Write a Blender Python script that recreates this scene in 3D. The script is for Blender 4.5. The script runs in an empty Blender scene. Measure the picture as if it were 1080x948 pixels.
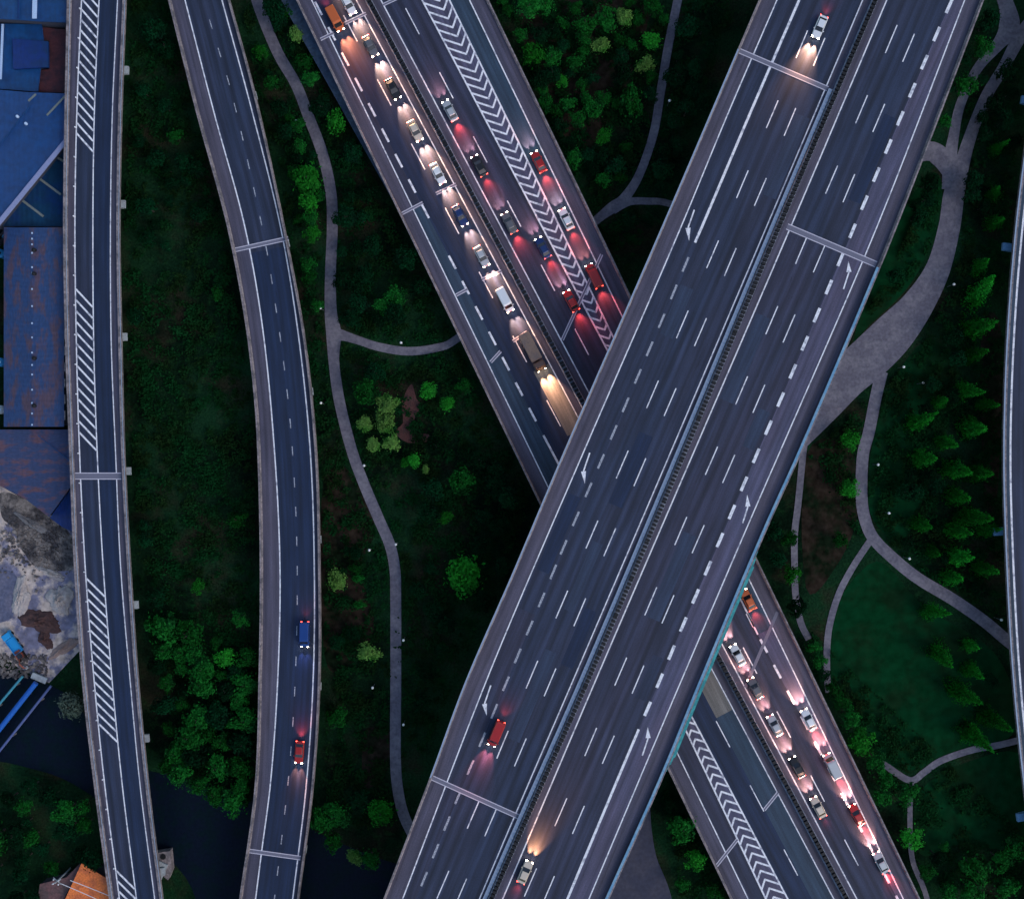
import bpy, bmesh, math, random
from mathutils import Vector, Matrix
import numpy as np
R = math.radians
random.seed(7)
rng = np.random.default_rng(11)
sc = bpy.context.scene
COL = sc.collection

# ------------------------------------------------------------------ camera, sky, sun, exposure
CAM_H = 236.5          # drone height, metres
F = 1158.0             # focal length in photograph pixels (1080 wide)
cam = bpy.data.cameras.new('camera'); cam_o = bpy.data.objects.new('camera', cam); COL.objects.link(cam_o)
cam_o.location = (0, 0, CAM_H); cam_o.rotation_euler = (0, 0, 0)
cam.angle = 2*math.atan(540/F); cam.clip_end = 5000; cam.clip_start = 1
sc.camera = cam_o
w = bpy.data.worlds.new('World'); sc.world = w; w.use_nodes = True
nt = w.node_tree; bg = nt.nodes['Background']
sky = nt.nodes.new('ShaderNodeTexSky'); sky.sky_type = 'NISHITA'; sky.sun_disc = False
SUN_EL, SUN_AZ = 42, 120
sky.sun_elevation = R(SUN_EL); sky.sun_rotation = R(SUN_AZ)
sky.air_density = 1.3; sky.dust_density = 1.5; sky.ozone_density = 2.0
nt.links.new(sky.outputs[0], bg.inputs[0]); bg.inputs[1].default_value = 0.09
sl = bpy.data.lights.new('sun', 'SUN'); sl.energy = 0.5; sl.angle = R(30); sl.color = (1, .92, .90)
so = bpy.data.objects.new('sun', sl); COL.objects.link(so)
sd = Vector((math.sin(R(SUN_AZ))*math.cos(R(SUN_EL)), math.cos(R(SUN_AZ))*math.cos(R(SUN_EL)), math.sin(R(SUN_EL))))
so.rotation_euler = sd.to_track_quat('Z', 'Y').to_euler()
so.location = sd*300
sc.view_settings.view_transform = 'Standard'; sc.view_settings.look = 'None'
sc.view_settings.exposure = 0.92; sc.view_settings.gamma = 1.0
HEAD_W = 11500.0
TAIL_W = 1500.0

# ------------------------------------------------------------------ helpers
def P(x, y, z):
    """where the thing seen at photograph point x, y stands in the world when it is z metres up"""
    k = (CAM_H - z)/F
    return Vector(((x-540)*k, -(y-474)*k, z))

def px_at(X, Y, z):
    k = (CAM_H - z)/F
    return X/k+540, 474-Y/k

def mat(name, col, rough=.8, var=.25, scale=1.0, col2=None, metal=0.0, emit=None, estr=0, bump=0, coord='Object', stretch=(1, 1, 1), spec=.3, c2lo=.45, c2hi=.6, objrand=0, translucent=0):
    m = bpy.data.materials.new(name); m.use_nodes = True
    n = m.node_tree.nodes; l = m.node_tree.links
    b = n['Principled BSDF']; b.inputs['Roughness'].default_value = rough
    b.inputs['Metallic'].default_value = metal; b.inputs['Specular IOR Level'].default_value = spec
    tc = n.new('ShaderNodeTexCoord'); mp = n.new('ShaderNodeMapping'); mp.inputs['Scale'].default_value = stretch
    l.new(tc.outputs[coord], mp.inputs[0])
    ns = n.new('ShaderNodeTexNoise'); ns.inputs['Scale'].default_value = scale; ns.inputs['Detail'].default_value = 6
    ns.inputs['Roughness'].default_value = .65
    l.new(mp.outputs[0], ns.inputs[0])
    mx = n.new('ShaderNodeMix'); mx.data_type = 'RGBA'
    c2 = col2 or col
    mx.inputs[6].default_value = (*col, 1); mx.inputs[7].default_value = (*c2, 1)
    mr = n.new('ShaderNodeMapRange'); mr.inputs[1].default_value = c2lo; mr.inputs[2].default_value = c2hi
    l.new(ns.outputs[0], mr.inputs[0]); l.new(mr.outputs[0], mx.inputs[0])
    ns2 = n.new('ShaderNodeTexNoise'); ns2.inputs['Scale'].default_value = scale*5.3; ns2.inputs['Detail'].default_value = 4
    l.new(mp.outputs[0], ns2.inputs[0])
    mr2 = n.new('ShaderNodeMapRange'); mr2.inputs[1].default_value = .3; mr2.inputs[2].default_value = .7
    mr2.inputs[3].default_value = 1-var; mr2.inputs[4].default_value = 1+var
    l.new(ns2.outputs[0], mr2.inputs[0])
    last = mr2.outputs[0]
    if objrand:
        oi = n.new('ShaderNodeObjectInfo'); mo = n.new('ShaderNodeMapRange')
        mo.inputs[3].default_value = 1-objrand; mo.inputs[4].default_value = 1+objrand
        l.new(oi.outputs['Random'], mo.inputs[0])
        mm = n.new('ShaderNodeMath'); mm.operation = 'MULTIPLY'
        l.new(mr2.outputs[0], mm.inputs[0]); l.new(mo.outputs[0], mm.inputs[1]); last = mm.outputs[0]
    sca = n.new('ShaderNodeVectorMath'); sca.operation = 'SCALE'
    l.new(mx.outputs[2], sca.inputs[0]); l.new(last, sca.inputs['Scale'])
    l.new(sca.outputs[0], b.inputs['Base Color'])
    if bump:
        bp = n.new('ShaderNodeBump'); bp.inputs['Strength'].default_value = bump; bp.inputs['Distance'].default_value = .05
        l.new(ns2.outputs[0], bp.inputs['Height']); l.new(bp.outputs[0], b.inputs['Normal'])
    if emit:
        b.inputs['Emission Color'].default_value = (*emit, 1); b.inputs['Emission Strength'].default_value = estr
    if translucent:
        tr = n.new('ShaderNodeBsdfTranslucent'); l.new(sca.outputs[0], tr.inputs[0])
        ms = n.new('ShaderNodeMixShader'); ms.inputs[0].default_value = translucent
        l.new(b.outputs[0], ms.inputs[1]); l.new(tr.outputs[0], ms.inputs[2])
        l.new(ms.outputs[0], n['Material Output'].inputs[0])
    return m

def asphalt(name, col, col2, lane=3.75, track=.17):
    """asphalt laid along a road: UV.x metres across, UV.y metres along; worn wheel tracks, long streaks, grain"""
    m = bpy.data.materials.new(name); m.use_nodes = True
    n = m.node_tree.nodes; l = m.node_tree.links; b = n['Principled BSDF']
    b.inputs['Roughness'].default_value = .72; b.inputs['Specular IOR Level'].default_value = .35
    tc = n.new('ShaderNodeTexCoord')
    def noise(sx, sy, det):
        mp = n.new('ShaderNodeMapping'); mp.inputs['Scale'].default_value = (sx, sy, 1); l.new(tc.outputs['UV'], mp.inputs[0])
        t = n.new('ShaderNodeTexNoise'); t.inputs['Scale'].default_value = 1; t.inputs['Detail'].default_value = det
        l.new(mp.outputs[0], t.inputs[0]); return t
    streak = noise(1.5, .03, 6); big = noise(.16, .03, 5); grain = noise(6, 4, 5); blot = noise(.55, .09, 8); oil = noise(2.2, .35, 7)
    sep = n.new('ShaderNodeSeparateXYZ'); l.new(tc.outputs['UV'], sep.inputs[0])
    mu = n.new('ShaderNodeMath'); mu.operation = 'MULTIPLY'; mu.inputs[1].default_value = 4*math.pi/lane; l.new(sep.outputs[0], mu.inputs[0])
    cs = n.new('ShaderNodeMath'); cs.operation = 'COSINE'; l.new(mu.outputs[0], cs.inputs[0])
    def mr(src, a, bb, lo, hi):
        t = n.new('ShaderNodeMapRange'); t.inputs[1].default_value = a; t.inputs[2].default_value = bb
        t.inputs[3].default_value = lo; t.inputs[4].default_value = hi; l.new(src, t.inputs[0]); return t.outputs[0]
    mx = n.new('ShaderNodeMix'); mx.data_type = 'RGBA'; mx.inputs[6].default_value = (*col, 1); mx.inputs[7].default_value = (*col2, 1)
    l.new(mr(big.outputs[0], .4, .62, 0, 1), mx.inputs[0])
    f = None
    for src in (mr(streak.outputs[0], .3, .7, .68, 1.34), mr(blot.outputs[0], .35, .68, 1.16, .78), mr(oil.outputs[0], .62, .72, 1, .72), mr(cs.outputs[0], -1, 1, 1-track, 1+track), mr(grain.outputs[0], .3, .7, .8, 1.22)):
        if f is None: f = src
        else:
            t = n.new('ShaderNodeMath'); t.operation = 'MULTIPLY'; l.new(f, t.inputs[0]); l.new(src, t.inputs[1]); f = t.outputs[0]
    s = n.new('ShaderNodeVectorMath'); s.operation = 'SCALE'; l.new(mx.outputs[2], s.inputs[0]); l.new(f, s.inputs['Scale'])
    l.new(s.outputs[0], b.inputs['Base Color'])
    bp = n.new('ShaderNodeBump'); bp.inputs['Strength'].default_value = .3; bp.inputs['Distance'].default_value = .02
    l.new(grain.outputs[0], bp.inputs['Height']); l.new(bp.outputs[0], b.inputs['Normal'])
    return m

class MB:
    def __init__(s): s.v = []; s.f = []; s.uv = []; s.mi = []
    def face(s, pts, uv=None, mi=0):
        b = len(s.v); s.v += [tuple(p) for p in pts]; s.f.append(tuple(range(b, b+len(pts))))
        s.uv += (uv or [(p[0], p[1]) for p in pts]); s.mi.append(mi)
    def box(s, c, d, rz=0, mi=0):
        hx, hy, hz = d[0]/2, d[1]/2, d[2]/2; ca, sa = math.cos(rz), math.sin(rz)
        def q(x, y, z): return (c[0]+x*ca-y*sa, c[1]+x*sa+y*ca, c[2]+z)
        p = [q(x, y, z) for z in (-hz, hz) for x, y in ((-hx, -hy), (hx, -hy), (hx, hy), (-hx, hy))]
        for f in ((3, 2, 1, 0), (4, 5, 6, 7), (0, 1, 5, 4), (1, 2, 6, 5), (2, 3, 7, 6), (3, 0, 4, 7)):
            s.face([p[i] for i in f], mi=mi)
    def prism(s, pts, z0, z1, top=None):
        """pts: outline (x, y) counter-clockwise; top: other outline for the top"""
        t = top or pts; n = len(pts)
        s.face([(x, y, z1) for x, y in t]); s.face([(x, y, z0) for x, y in reversed(pts)])
        for i in range(n):
            j = (i+1) % n
            s.face([(*pts[i], z0), (*pts[j], z0), (*t[j], z1), (*t[i], z1)])
    def rings(s, rs, cap=True):
        for a, b in zip(rs[:-1], rs[1:]):
            n = len(a)
            for i in range(n):
                j = (i+1) % n; s.face([a[i], a[j], b[j], b[i]])
        if cap: s.face(list(reversed(rs[0]))); s.face(list(rs[-1]))
    def tube(s, pts, rad, n=8):
        rs = []
        pts = [Vector(p) for p in pts]
        for i, p in enumerate(pts):
            t = (pts[min(i+1, len(pts)-1)]-pts[max(i-1, 0)]).normalized()
            u = t.cross(Vector((0, 0, 1))); u = Vector((1, 0, 0)) if u.length < 1e-3 else u.normalized()
            v = u.cross(t); r = rad[i] if isinstance(rad, (list, tuple)) else rad
            rs.append([tuple(p+u*r*math.cos(2*math.pi*k/n)+v*r*math.sin(2*math.pi*k/n)) for k in range(n)])
        s.rings(rs)
    def build(s, name, m, parent=None, smooth=False, bevel=0):
        me = bpy.data.meshes.new(name); me.from_pydata(s.v, [], s.f); me.update()
        uvl = me.uv_layers.new(name='UVMap')
        flat = np.array(s.uv, dtype=np.float32).ravel(); uvl.data.foreach_set('uv', flat)
        for mm in (m if isinstance(m, list) else [m]): me.materials.append(mm)
        if any(s.mi): me.polygons.foreach_set('material_index', s.mi)
        if smooth or bevel:
            bm = bmesh.new(); bm.from_mesh(me); bmesh.ops.remove_doubles(bm, verts=bm.verts, dist=1e-4)
            bmesh.ops.recalc_face_normals(bm, faces=bm.faces)
            if bevel: bmesh.ops.bevel(bm, geom=list(bm.edges), offset=bevel, segments=2, affect='EDGES', clamp_overlap=True)
            bm.to_mesh(me); bm.free()
            if smooth: me.polygons.foreach_set('use_smooth', [True]*len(me.polygons))
        o = bpy.data.objects.new(name, me); COL.objects.link(o)
        if parent is not None: o.parent = parent
        return o

def tag(o, label=None, cat=None, group=None, kind=None):
    if label: o['label'] = label
    if cat: o['category'] = cat
    if group: o['group'] = group
    if kind: o['kind'] = kind
    return o
def thing(name, label, cat, loc=(0, 0, 0), rz=0, group=None):
    o = bpy.data.objects.new(name, None); COL.objects.link(o); o.location = loc; o.rotation_euler = (0, 0, rz)
    o.empty_display_size = .3
    return tag(o, label, cat, group)
KIDS = {}
def copy_tree(o, parent=None):
    c = o.copy(); COL.objects.link(c)
    if parent is not None: c.parent = parent
    for ch in o.children: copy_tree(ch, c)
    return c

def curve(pts, dx=0.0):
    """smooth x(y) through measured points (y, x), straight on beyond its ends"""
    ys = [p[0] for p in pts]; xs = [p[1]+dx for p in pts]; n = len(ys)
    if n == 2:
        k = (xs[1]-xs[0])/(ys[1]-ys[0]); return lambda y: xs[0]+k*(y-ys[0])
    d = [(xs[i+1]-xs[i])/(ys[i+1]-ys[i]) for i in range(n-1)]
    m = [d[0]]+[(d[i-1]+d[i])/2 for i in range(1, n-1)]+[d[-1]]
    def f(y):
        if y <= ys[0]: return xs[0]+m[0]*(y-ys[0])
        if y >= ys[-1]: return xs[-1]+m[-1]*(y-ys[-1])
        i = max(k for k in range(n-1) if ys[k] <= y)
        h = ys[i+1]-ys[i]; t = (y-ys[i])/h
        return (2*t**3-3*t*t+1)*xs[i]+(t**3-2*t*t+t)*h*m[i]+(-2*t**3+3*t*t)*xs[i+1]+(t**3-t*t)*h*m[i+1]
    return f
def lin(x0, k): return lambda y: x0+k*y
def off(f, d): return lambda y: f(y)+d

def yrange(y0, y1, step=9):
    n = max(1, int(math.ceil(abs(y1-y0)/step))); return [y0+(y1-y0)*i/n for i in range(n+1)]
def poly(f, z, y0, y1, step=9): return [P(f(y), y, z) for y in yrange(y0, y1, step)]
def normals(pts):
    out = []
    for i in range(len(pts)):
        t = pts[min(i+1, len(pts)-1)]-pts[max(i-1, 0)]; t.z = 0; t.normalize(); out.append(Vector((-t.y, t.x, 0)))
    return out
def ribbon(mb, pts, wd, z):
    ns = normals(pts); v = 0
    for i in range(len(pts)-1):
        a, b = pts[i], pts[i+1]; L = (b-a).length; h = wd/2
        q = [a-ns[i]*h, a+ns[i]*h, b+ns[i+1]*h, b-ns[i+1]*h]
        q = [Vector((p.x, p.y, z)) for p in q]
        q = q if (q[1]-q[0]).cross(q[2]-q[1]).z > 0 else q[::-1]
        mb.face(q, uv=[(0, v), (wd, v), (wd, v+L), (0, v+L)]); v += L
def sheet(mb, fl, fr, z, y0, y1, zo=0.0, step=9):
    """the surface between two longitudinal lines, its ends square to the road"""
    A = poly(fl, z, y0, y1, step); v = 0
    B = []
    for y in yrange(y0, y1, step):
        k = -(fl(y+5)-fl(y-5))/10;
        yy = y
        for _ in range(6): yy = y+k*(fr(yy)-fl(y))
        B.append(P(fr(yy), yy, z))
    for i in range(len(A)-1):
        L = (A[i+1]-A[i]).length; wa = (B[i]-A[i]).length; wb = (B[i+1]-A[i+1]).length
        c = abs((A[i+1]-A[i]).y)/max(L, 1e-6)
        q = [A[i], A[i+1], B[i+1], B[i]]; q = [Vector((p.x, p.y, z+zo)) for p in q]
        mb.face(q, uv=[(0, v), (0, v+L), (wb*c, v+L), (wa*c, v)]); v += L
def sweep(mb, pts, prof):
    """prof: closed outline (offset along normal, dz)"""
    ns = normals(pts)
    mb.rings([[tuple(p+n_*a+Vector((0, 0, b))) for a, b in prof] for p, n_ in zip(pts, ns)])

# ------------------------------------------------------------------ materials
A_NAVY = asphalt('asphalt_navy', (.018, .028, .058), (.024, .031, .060))
A_DEEP = asphalt('asphalt_deep_blue', (.008, .019, .052), (.011, .022, .054), track=.06)
A_PURP = asphalt('asphalt_violet', (.029, .032, .060), (.024, .031, .060))
A_PALE = asphalt('asphalt_pale', (.066, .068, .118), (.076, .068, .112), track=.05)
A_SHLD = asphalt('asphalt_shoulder', (.074, .067, .096), (.062, .061, .096), track=0)
A_TEAL = asphalt('asphalt_teal', (.024, .048, .080), (.030, .050, .082), track=.05)
A_PATCH = asphalt('asphalt_patch', (.024, .038, .074), (.028, .040, .075), track=.03)
A_BARE = asphalt('worn_concrete_lane', (.17, .155, .14), (.12, .125, .125), track=.1)
WHITE = mat('road_paint', (.76, .76, .80), .6, .2, .9, (.30, .31, .38), c2lo=.50, c2hi=.68)
WORN = mat('worn_paint', (.42, .44, .50), .7, .3, 4, (.14, .15, .19))
CONC = mat('concrete', (.24, .205, .21), .85, .35, .45, (.12, .11, .12))
CONC_D = mat('concrete_girder', (.16, .15, .16), .9, .2, .5, (.11, .105, .11))
CONC_P = mat('concrete_pale', (.36, .40, .42), .8, .15, .7, (.26, .28, .30))
JOINT = mat('joint_rubber', (.15, .15, .20), .7, .3, 2)
JOINT_E = mat('joint_edge', (.55, .52, .60), .7, .25, 2)
DARK = mat('dark_plastic', (.008, .009, .012), .6, .2, 1)
CYAN = mat('painted_rail', (.12, .27, .42), .45, .15, .6, (.20, .34, .46))
RAILGREY = mat('grey_blue_rail', (.27, .34, .45), .5, .15, .8)
TEALNET = mat('teal_net', (.015, .16, .19), .8, .25, .8, (.03, .24, .27))
SLATE = mat('blue_slate', (.03, .055, .10), .7, .3, .3, (.05, .08, .12))

# ------------------------------------------------------------------ ground, water, paths
def ground_mat():
    m = bpy.data.materials.new('meadow'); m.use_nodes = True
    n = m.node_tree.nodes; l = m.node_tree.links; b = n['Principled BSDF']; b.inputs['Roughness'].default_value = .95
    b.inputs['Specular IOR Level'].default_value = 0
    tc = n.new('ShaderNodeTexCoord')
    def noise(s, d, off_):
        mp = n.new('ShaderNodeMapping'); mp.inputs['Location'].default_value = (off_, off_*2, 0); l.new(tc.outputs['Object'], mp.inputs[0])
        t = n.new('ShaderNodeTexNoise'); t.inputs['Scale'].default_value = s; t.inputs['Detail'].default_value = d
        t.inputs['Roughness'].default_value = .62; l.new(mp.outputs[0], t.inputs[0]); return t.outputs[0]
    def mr(src, a, bb, lo=0, hi=1):
        t = n.new('ShaderNodeMapRange'); t.inputs[1].default_value = a; t.inputs[2].default_value = bb
        t.inputs[3].default_value = lo; t.inputs[4].default_value = hi; l.new(src, t.inputs[0]); return t.outputs[0]
    def mix(f, a, bb):
        t = n.new('ShaderNodeMix'); t.data_type = 'RGBA'
        for k, s in ((6, a), (7, bb)):
            if isinstance(s, tuple): t.inputs[k].default_value = (*s, 1)
            else: l.new(s, t.inputs[k])
        l.new(f, t.inputs[0]); return t.outputs[2]
    c = mix(mr(noise(.045, 6, 3), .40, .60), (.008, .034, .014), (.003, .009, .005))
    c = mix(mr(noise(.06, 9, 40), .50, .64, 0, .8), c, (.026, .021, .014))
    c = mix(mr(noise(.5, 8, 80), .52, .72, 0, .6), c, (.012, .048, .014))
    s = n.new('ShaderNodeVectorMath'); s.operation = 'SCALE'; l.new(c, s.inputs[0]); l.new(mr(noise(2.2, 8, 9), .3, .7, .5, 1.5), s.inputs['Scale'])
    l.new(s.outputs[0], b.inputs['Base Color'])
    bp = n.new('ShaderNodeBump'); bp.inputs['Strength'].default_value = .8; bp.inputs['Distance'].default_value = .4
    l.new(noise(1.4, 8, 5), bp.inputs['Height']); l.new(bp.outputs[0], b.inputs['Normal'])
    return m
MEADOW = ground_mat()
g = MB(); g.face([(-1600, -1600, 0), (1600, -1600, 0), (1600, 1600, 0), (-1600, 1600, 0)])
tag(g.build('ground', MEADOW), kind='structure')

def flat(name, pts, m, z, kind='structure', parent=None):
    """a flat area; pts in photograph points on the ground"""
    mb = MB(); q = [P(x, y, 0) for x, y in pts]; q = [Vector((p.x, p.y, z)) for p in q]
    a = sum(q[i].x*q[(i+1) % len(q)].y-q[(i+1) % len(q)].x*q[i].y for i in range(len(q)))
    mb.face(q if a > 0 else q[::-1]); o = mb.build(name, m, parent)
    if kind: tag(o, kind=kind)
    return o
def smooth_poly(pts, n=5):
    out = []
    for i in range(len(pts)):
        p0, p1, p2, p3 = (Vector(pts[(i+k) % len(pts)]) for k in (-1, 0, 1, 2))
        for k in range(n):
            t = k/n
            out.append(.5*((2*p1)+(-p0+p2)*t+(2*p0-5*p1+4*p2-p3)*t*t+(-p0+3*p1-3*p2+p3)*t**3))
    return [(p.x, p.y) for p in out]
def smooth_line(pts, n=6):
    out = []
    for i in range(len(pts)-1):
        p0 = Vector(pts[max(i-1, 0)]); p1 = Vector(pts[i]); p2 = Vector(pts[i+1]); p3 = Vector(pts[min(i+2, len(pts)-1)])
        for k in range(n):
            t = k/n
            out.append(.5*((2*p1)+(-p0+p2)*t+(2*p0-5*p1+4*p2-p3)*t*t+(-p0+3*p1-3*p2+p3)*t**3))
    out.append(Vector(pts[-1])); return out
WATER = mat('canal_water', (.004, .008, .018), .28, .2, .3, (.003, .010, .014), spec=.06, bump=.25)
flat('canal', smooth_poly([(-260, 700), (-60, 700), (0, 704), (52, 722), (84, 745), (120, 800), (205, 822), (262, 838), (340, 880), (400, 905), (470, 930), (520, 1000), (520, 1060), (430, 1040), (330, 1000), (230, 985), (196, 925), (150, 880), (96, 838), (40, 812), (-60, 800), (-260, 830)]), WATER, .03)

PATHM = mat('path_concrete', (.125, .118, .150), .9, .2, .30, (.175, .165, .195), coord='Object')
PATHS = []
def path(pts, wd, zk=0):
    """pts (x, y, width px or default)"""
    line = smooth_line([(p[0], p[1], (p[2] if len(p) > 2 else wd)) for p in pts])
    q = [P(p[0], p[1], 0) for p in line]; ns = normals(q); mb = MB(); z = .05+.006*zk
    for i in range(len(q)-1):
        a, b = q[i], q[i+1]; ha = line[i][2]*CAM_H/F/2; hb = line[i+1][2]*CAM_H/F/2
        r = [a-ns[i]*ha, a+ns[i]*ha, b+ns[i+1]*hb, b-ns[i+1]*hb]; r = [Vector((p.x, p.y, z)) for p in r]
        mb.face(r if (r[1]-r[0]).cross(r[2]-r[1]).z > 0 else r[::-1])
        PATHS.append((line[i][0], line[i][1], line[i][2]/2))
    return tag(mb.build('footpath', PATHM), kind='structure')
path([(262, -30), (274, 10), (293, 56), (312, 89), (325, 122), (340, 162), (349, 203), (350.5, 240), (348.5, 290), (349, 330, 13), (352, 352, 16), (352, 379), (356, 412), (362.5, 443), (372.6, 480), (385, 513), (399, 546), (411, 574), (416.4, 600), (417.4, 632), (417.4, 720), (417, 784), (418, 819), (423, 850), (432, 873), (448, 900), (470, 940), (500, 1000)], 11.5)
path([(351, 352, 16), (362, 354, 11), (378, 359, 9), (400, 366, 9), (430, 370.5, 9), (460, 367, 8.5), (481, 358, 8), (530, 318), (580, 275), (627, 234), (646, 219, 12), (658, 210, 11), (674, 185), (689, 142), (697, 96), (704.6, 50), (714.8, 0), (722, -40)], 9, 1)
path([(646, 221, 11), (664, 213, 8), (684, 212.5, 7.5), (706, 215, 7), (760, 235, 7), (820, 280, 8)], 8, 2)
# the wide curving park road on the right
path([(1090, 20, 14), (1075, 40, 14), (1058, 72, 12), (1040, 102, 12), (1024, 142, 13), (1014, 175, 16), (1006, 205, 22), (1001, 240, 23), (989, 284, 26), (968, 321, 34), (943, 351, 44), (918, 376, 46), (893, 398, 44), (868, 424, 43), (834, 458, 42), (780, 510, 40), (735, 575, 40), (700, 660, 46), (672, 760, 56)], 20, 3)
SERV = mat('service_asphalt', (.042, .045, .072), .9, .15, .25, (.055, .055, .080), coord='Object')
PATHM_, PATHM = PATHM, SERV
path([(676, 740, 56), (660, 800, 60), (653, 850, 66), (650, 900, 84), (648, 948, 124), (640, 1010, 150)], 60, 11)
PATHM = PATHM_
path([(1050, -20, 12), (1062, 8, 17), (1064, 30, 22), (1052, 48, 13), (1030, 74, 10), (1013, 110, 10), (1006, 142, 11), (1002, 168, 14), (1000, 200, 14)], 11, 4)
path([(930, 175, 16), (975, 160, 20), (992, 166, 22), (1004, 182, 20)], 20, 5)
path([(930, 392, 13), (924, 417), (916.4, 455), (910, 480), (908.5, 518), (911, 543), (920, 566), (939, 586), (967, 609), (1005, 632), (1038, 655), (1063, 676), (1100, 705), (1150, 740)], 12.5, 6)
path([(917, 571), (898.7, 599), (883.5, 629), (873.5, 667), (872, 708), (874, 730)], 7, 7)
path([(850, 455), (846.7, 480), (841.7, 531), (838, 563), (838, 600), (839, 627), (844, 655), (853, 674)], 7, 8)
path([(925, 802), (934, 807), (959.4, 822.5), (974.6, 814), (992, 802), (1025, 790.5), (1050, 786), (1078, 779), (1120, 765)], 7, 9)
path([(961.5, 822), (959.5, 860), (962, 905), (975, 939), (990, 990)], 5.5, 10)
RED_EARTH = mat('red_brown_earth', (.085, .035, .032), .95, .3, .6, (.06, .032, .03))
flat('bare_earth_ground', smooth_poly([(434, 405), (439, 420), (444, 428), (437, 442), (438, 456), (452, 458), (453, 465), (430, 467), (416, 455), (425, 446), (424, 424)], 3), RED_EARTH, .09)
GRASSM = mat('mown_grass', (.003, .036, .012), .95, .3, .09, (.006, .024, .009), bump=.5, spec=0)
for pts in ([(880, 640), (925, 592), (975, 640), (1050, 690), (1072, 770), (1000, 795), (960, 812), (925, 795), (895, 720), (874, 720), (876, 670)],
            [(930, 430), (975, 360), (1010, 400), (960, 560), (930, 560), (915, 520)],
            [(970, 835), (1030, 800), (1080, 800), (1080, 890), (1010, 890), (970, 900)],
            [(930, 260), (975, 190), (992, 190), (990, 240), (960, 300), (915, 345), (900, 360)]):
    flat('lawn_ground', smooth_poly(pts), GRASSM, .012+.004*random.random())
BROWNM = mat('leaf_litter', (.026, .019, .014), .95, .5, .14, (.006, .012, .006), bump=.5, spec=0)
for pts in ([(555, 0), (680, -10), (665, 80), (630, 150), (600, 150), (560, 70)],
            [(342, 500), (380, 510), (395, 560), (380, 600), (395, 660), (370, 700), (342, 690)],
            [(850, 480), (895, 470), (905, 540), (880, 600), (850, 620)],
            [(385, 770), (415, 775), (410, 810), (385, 830)],
            [(1035, 350), (1056, 350), (1052, 520), (1038, 520)]):
    flat('bare_soil_ground', smooth_poly(pts), BROWNM, .020+.004*random.random())

# ------------------------------------------------------------------ elevated roads
ROADS = []           # (left curve, right curve, z) for keeping trees clear
Y0, Y1 = -170, 1120
def pier_at(parent, fl, fr, z, y, depth, cols, capm=None, over=.0):
    L, Rr = P(fl(y), y, z), P(fr(y), y, z)
    c0 = P((fl(y-8)+fr(y-8))/2, y-8, z); c1 = P((fl(y+8)+fr(y+8))/2, y+8, z)
    t = (c1-c0).normalized(); nn = Vector((-t.y, t.x, 0))
    half = abs((Rr-L).dot(nn))/2+over; c = (L+Rr)/2; rz = math.atan2(nn.y, nn.x)
    m = MB(); zt = z-depth
    for k in cols:
        q = c+nn*(half*k); s = 1.0 if len(cols) > 1 else 1.5
        m.box((q.x, q.y, (zt-1.3)/2+.0), (s*1.3, s, zt-1.3), rz)
    o = m.build('pier', CONC_D, parent)
    m = MB(); a = half*.98; zb = zt-1.5
    def cs(u, v, zz): q = c+nn*u+t*v; return (q.x, q.y, zz)
    lo = half*.62
    m.face([cs(-a, -.8, zt-.01), cs(-a, .8, zt-.01), cs(a, .8, zt-.01), cs(a, -.8, zt-.01)])
    m.face([cs(-lo, .8, zb), cs(-lo, -.8, zb), cs(lo, -.8, zb), cs(lo, .8, zb)])
    for s in (-1, 1):
        m.face([cs(-a, s*.8, zt-.01), cs(-a, s*.8, zt-.7), cs(-lo, s*.8, zb), cs(lo, s*.8, zb), cs(a, s*.8, zt-.7), cs(a, s*.8, zt-.01)])
        m.face([cs(s*a, -.8, zt-.01), cs(s*a, .8, zt-.01), cs(s*a, .8, zt-.7), cs(s*a, -.8, zt-.7)])
        m.face([cs(s*a, -.8, zt-.7), cs(s*a, .8, zt-.7), cs(s*lo, .8, zb), cs(s*lo, -.8, zb)])
    m.build('pier_cap', capm or CONC_P, o)
def viaduct(label, fl, fr, z, piers, cols, depth=1.7, par=(.38, .95), pr=None, pars=(1, 1), over=0.0, capm=None):
    root = thing('elevated_road', label, 'elevated road')
    m = MB(); A = poly(fl, z, Y0, Y1, 14); B = poly(fr, z, Y0, Y1, 14); rs = []
    for a, b in zip(A, B):
        d = (b-a); w_ = d.length; d.normalize(); k = min(2.6, w_*.16)
        def q(p, u, dz): r = p+d*u; return (r.x, r.y, z+dz)
        rs.append([q(a, 0, -.02), q(b, 0, -.02), q(b, 0, -.35), q(b, -k, -.6), q(b, -k*1.35, -depth), q(a, k*1.35, -depth), q(a, k, -.6), q(a, 0, -.35)])
    m.rings(rs); m.build('deck', CONC_D, root)
    wd, h = par
    for s, f in ((1, fl), (-1, fr)):
        if not pars[0 if s == 1 else 1]: continue
        m = MB(); pts = poly(f, z, Y0, Y1, 10)
        sg = 1 if normals(pts)[3].x > 0 else -1
        i = s*sg
        sweep(m, pts, [(0, -.45), (i*wd*1.25, -.45+.4), (i*wd*1.25, .12), (i*wd*.85, .4), (i*wd*.8, h), (0, h)])
        m.build('parapet', CONC, root)
    for y in piers: pier_at(root, fl, fr, z, y, depth, cols, over=over, capm=capm)
    ROADS.append((fl, fr, z))
    return root
def surf(root, name, fl, fr, z, m, y0=Y0, y1=Y1, zo=0.0):
    mb = MB(); sheet(mb, fl, fr, z, y0, y1, zo); return mb.build(name, m, root)
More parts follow.
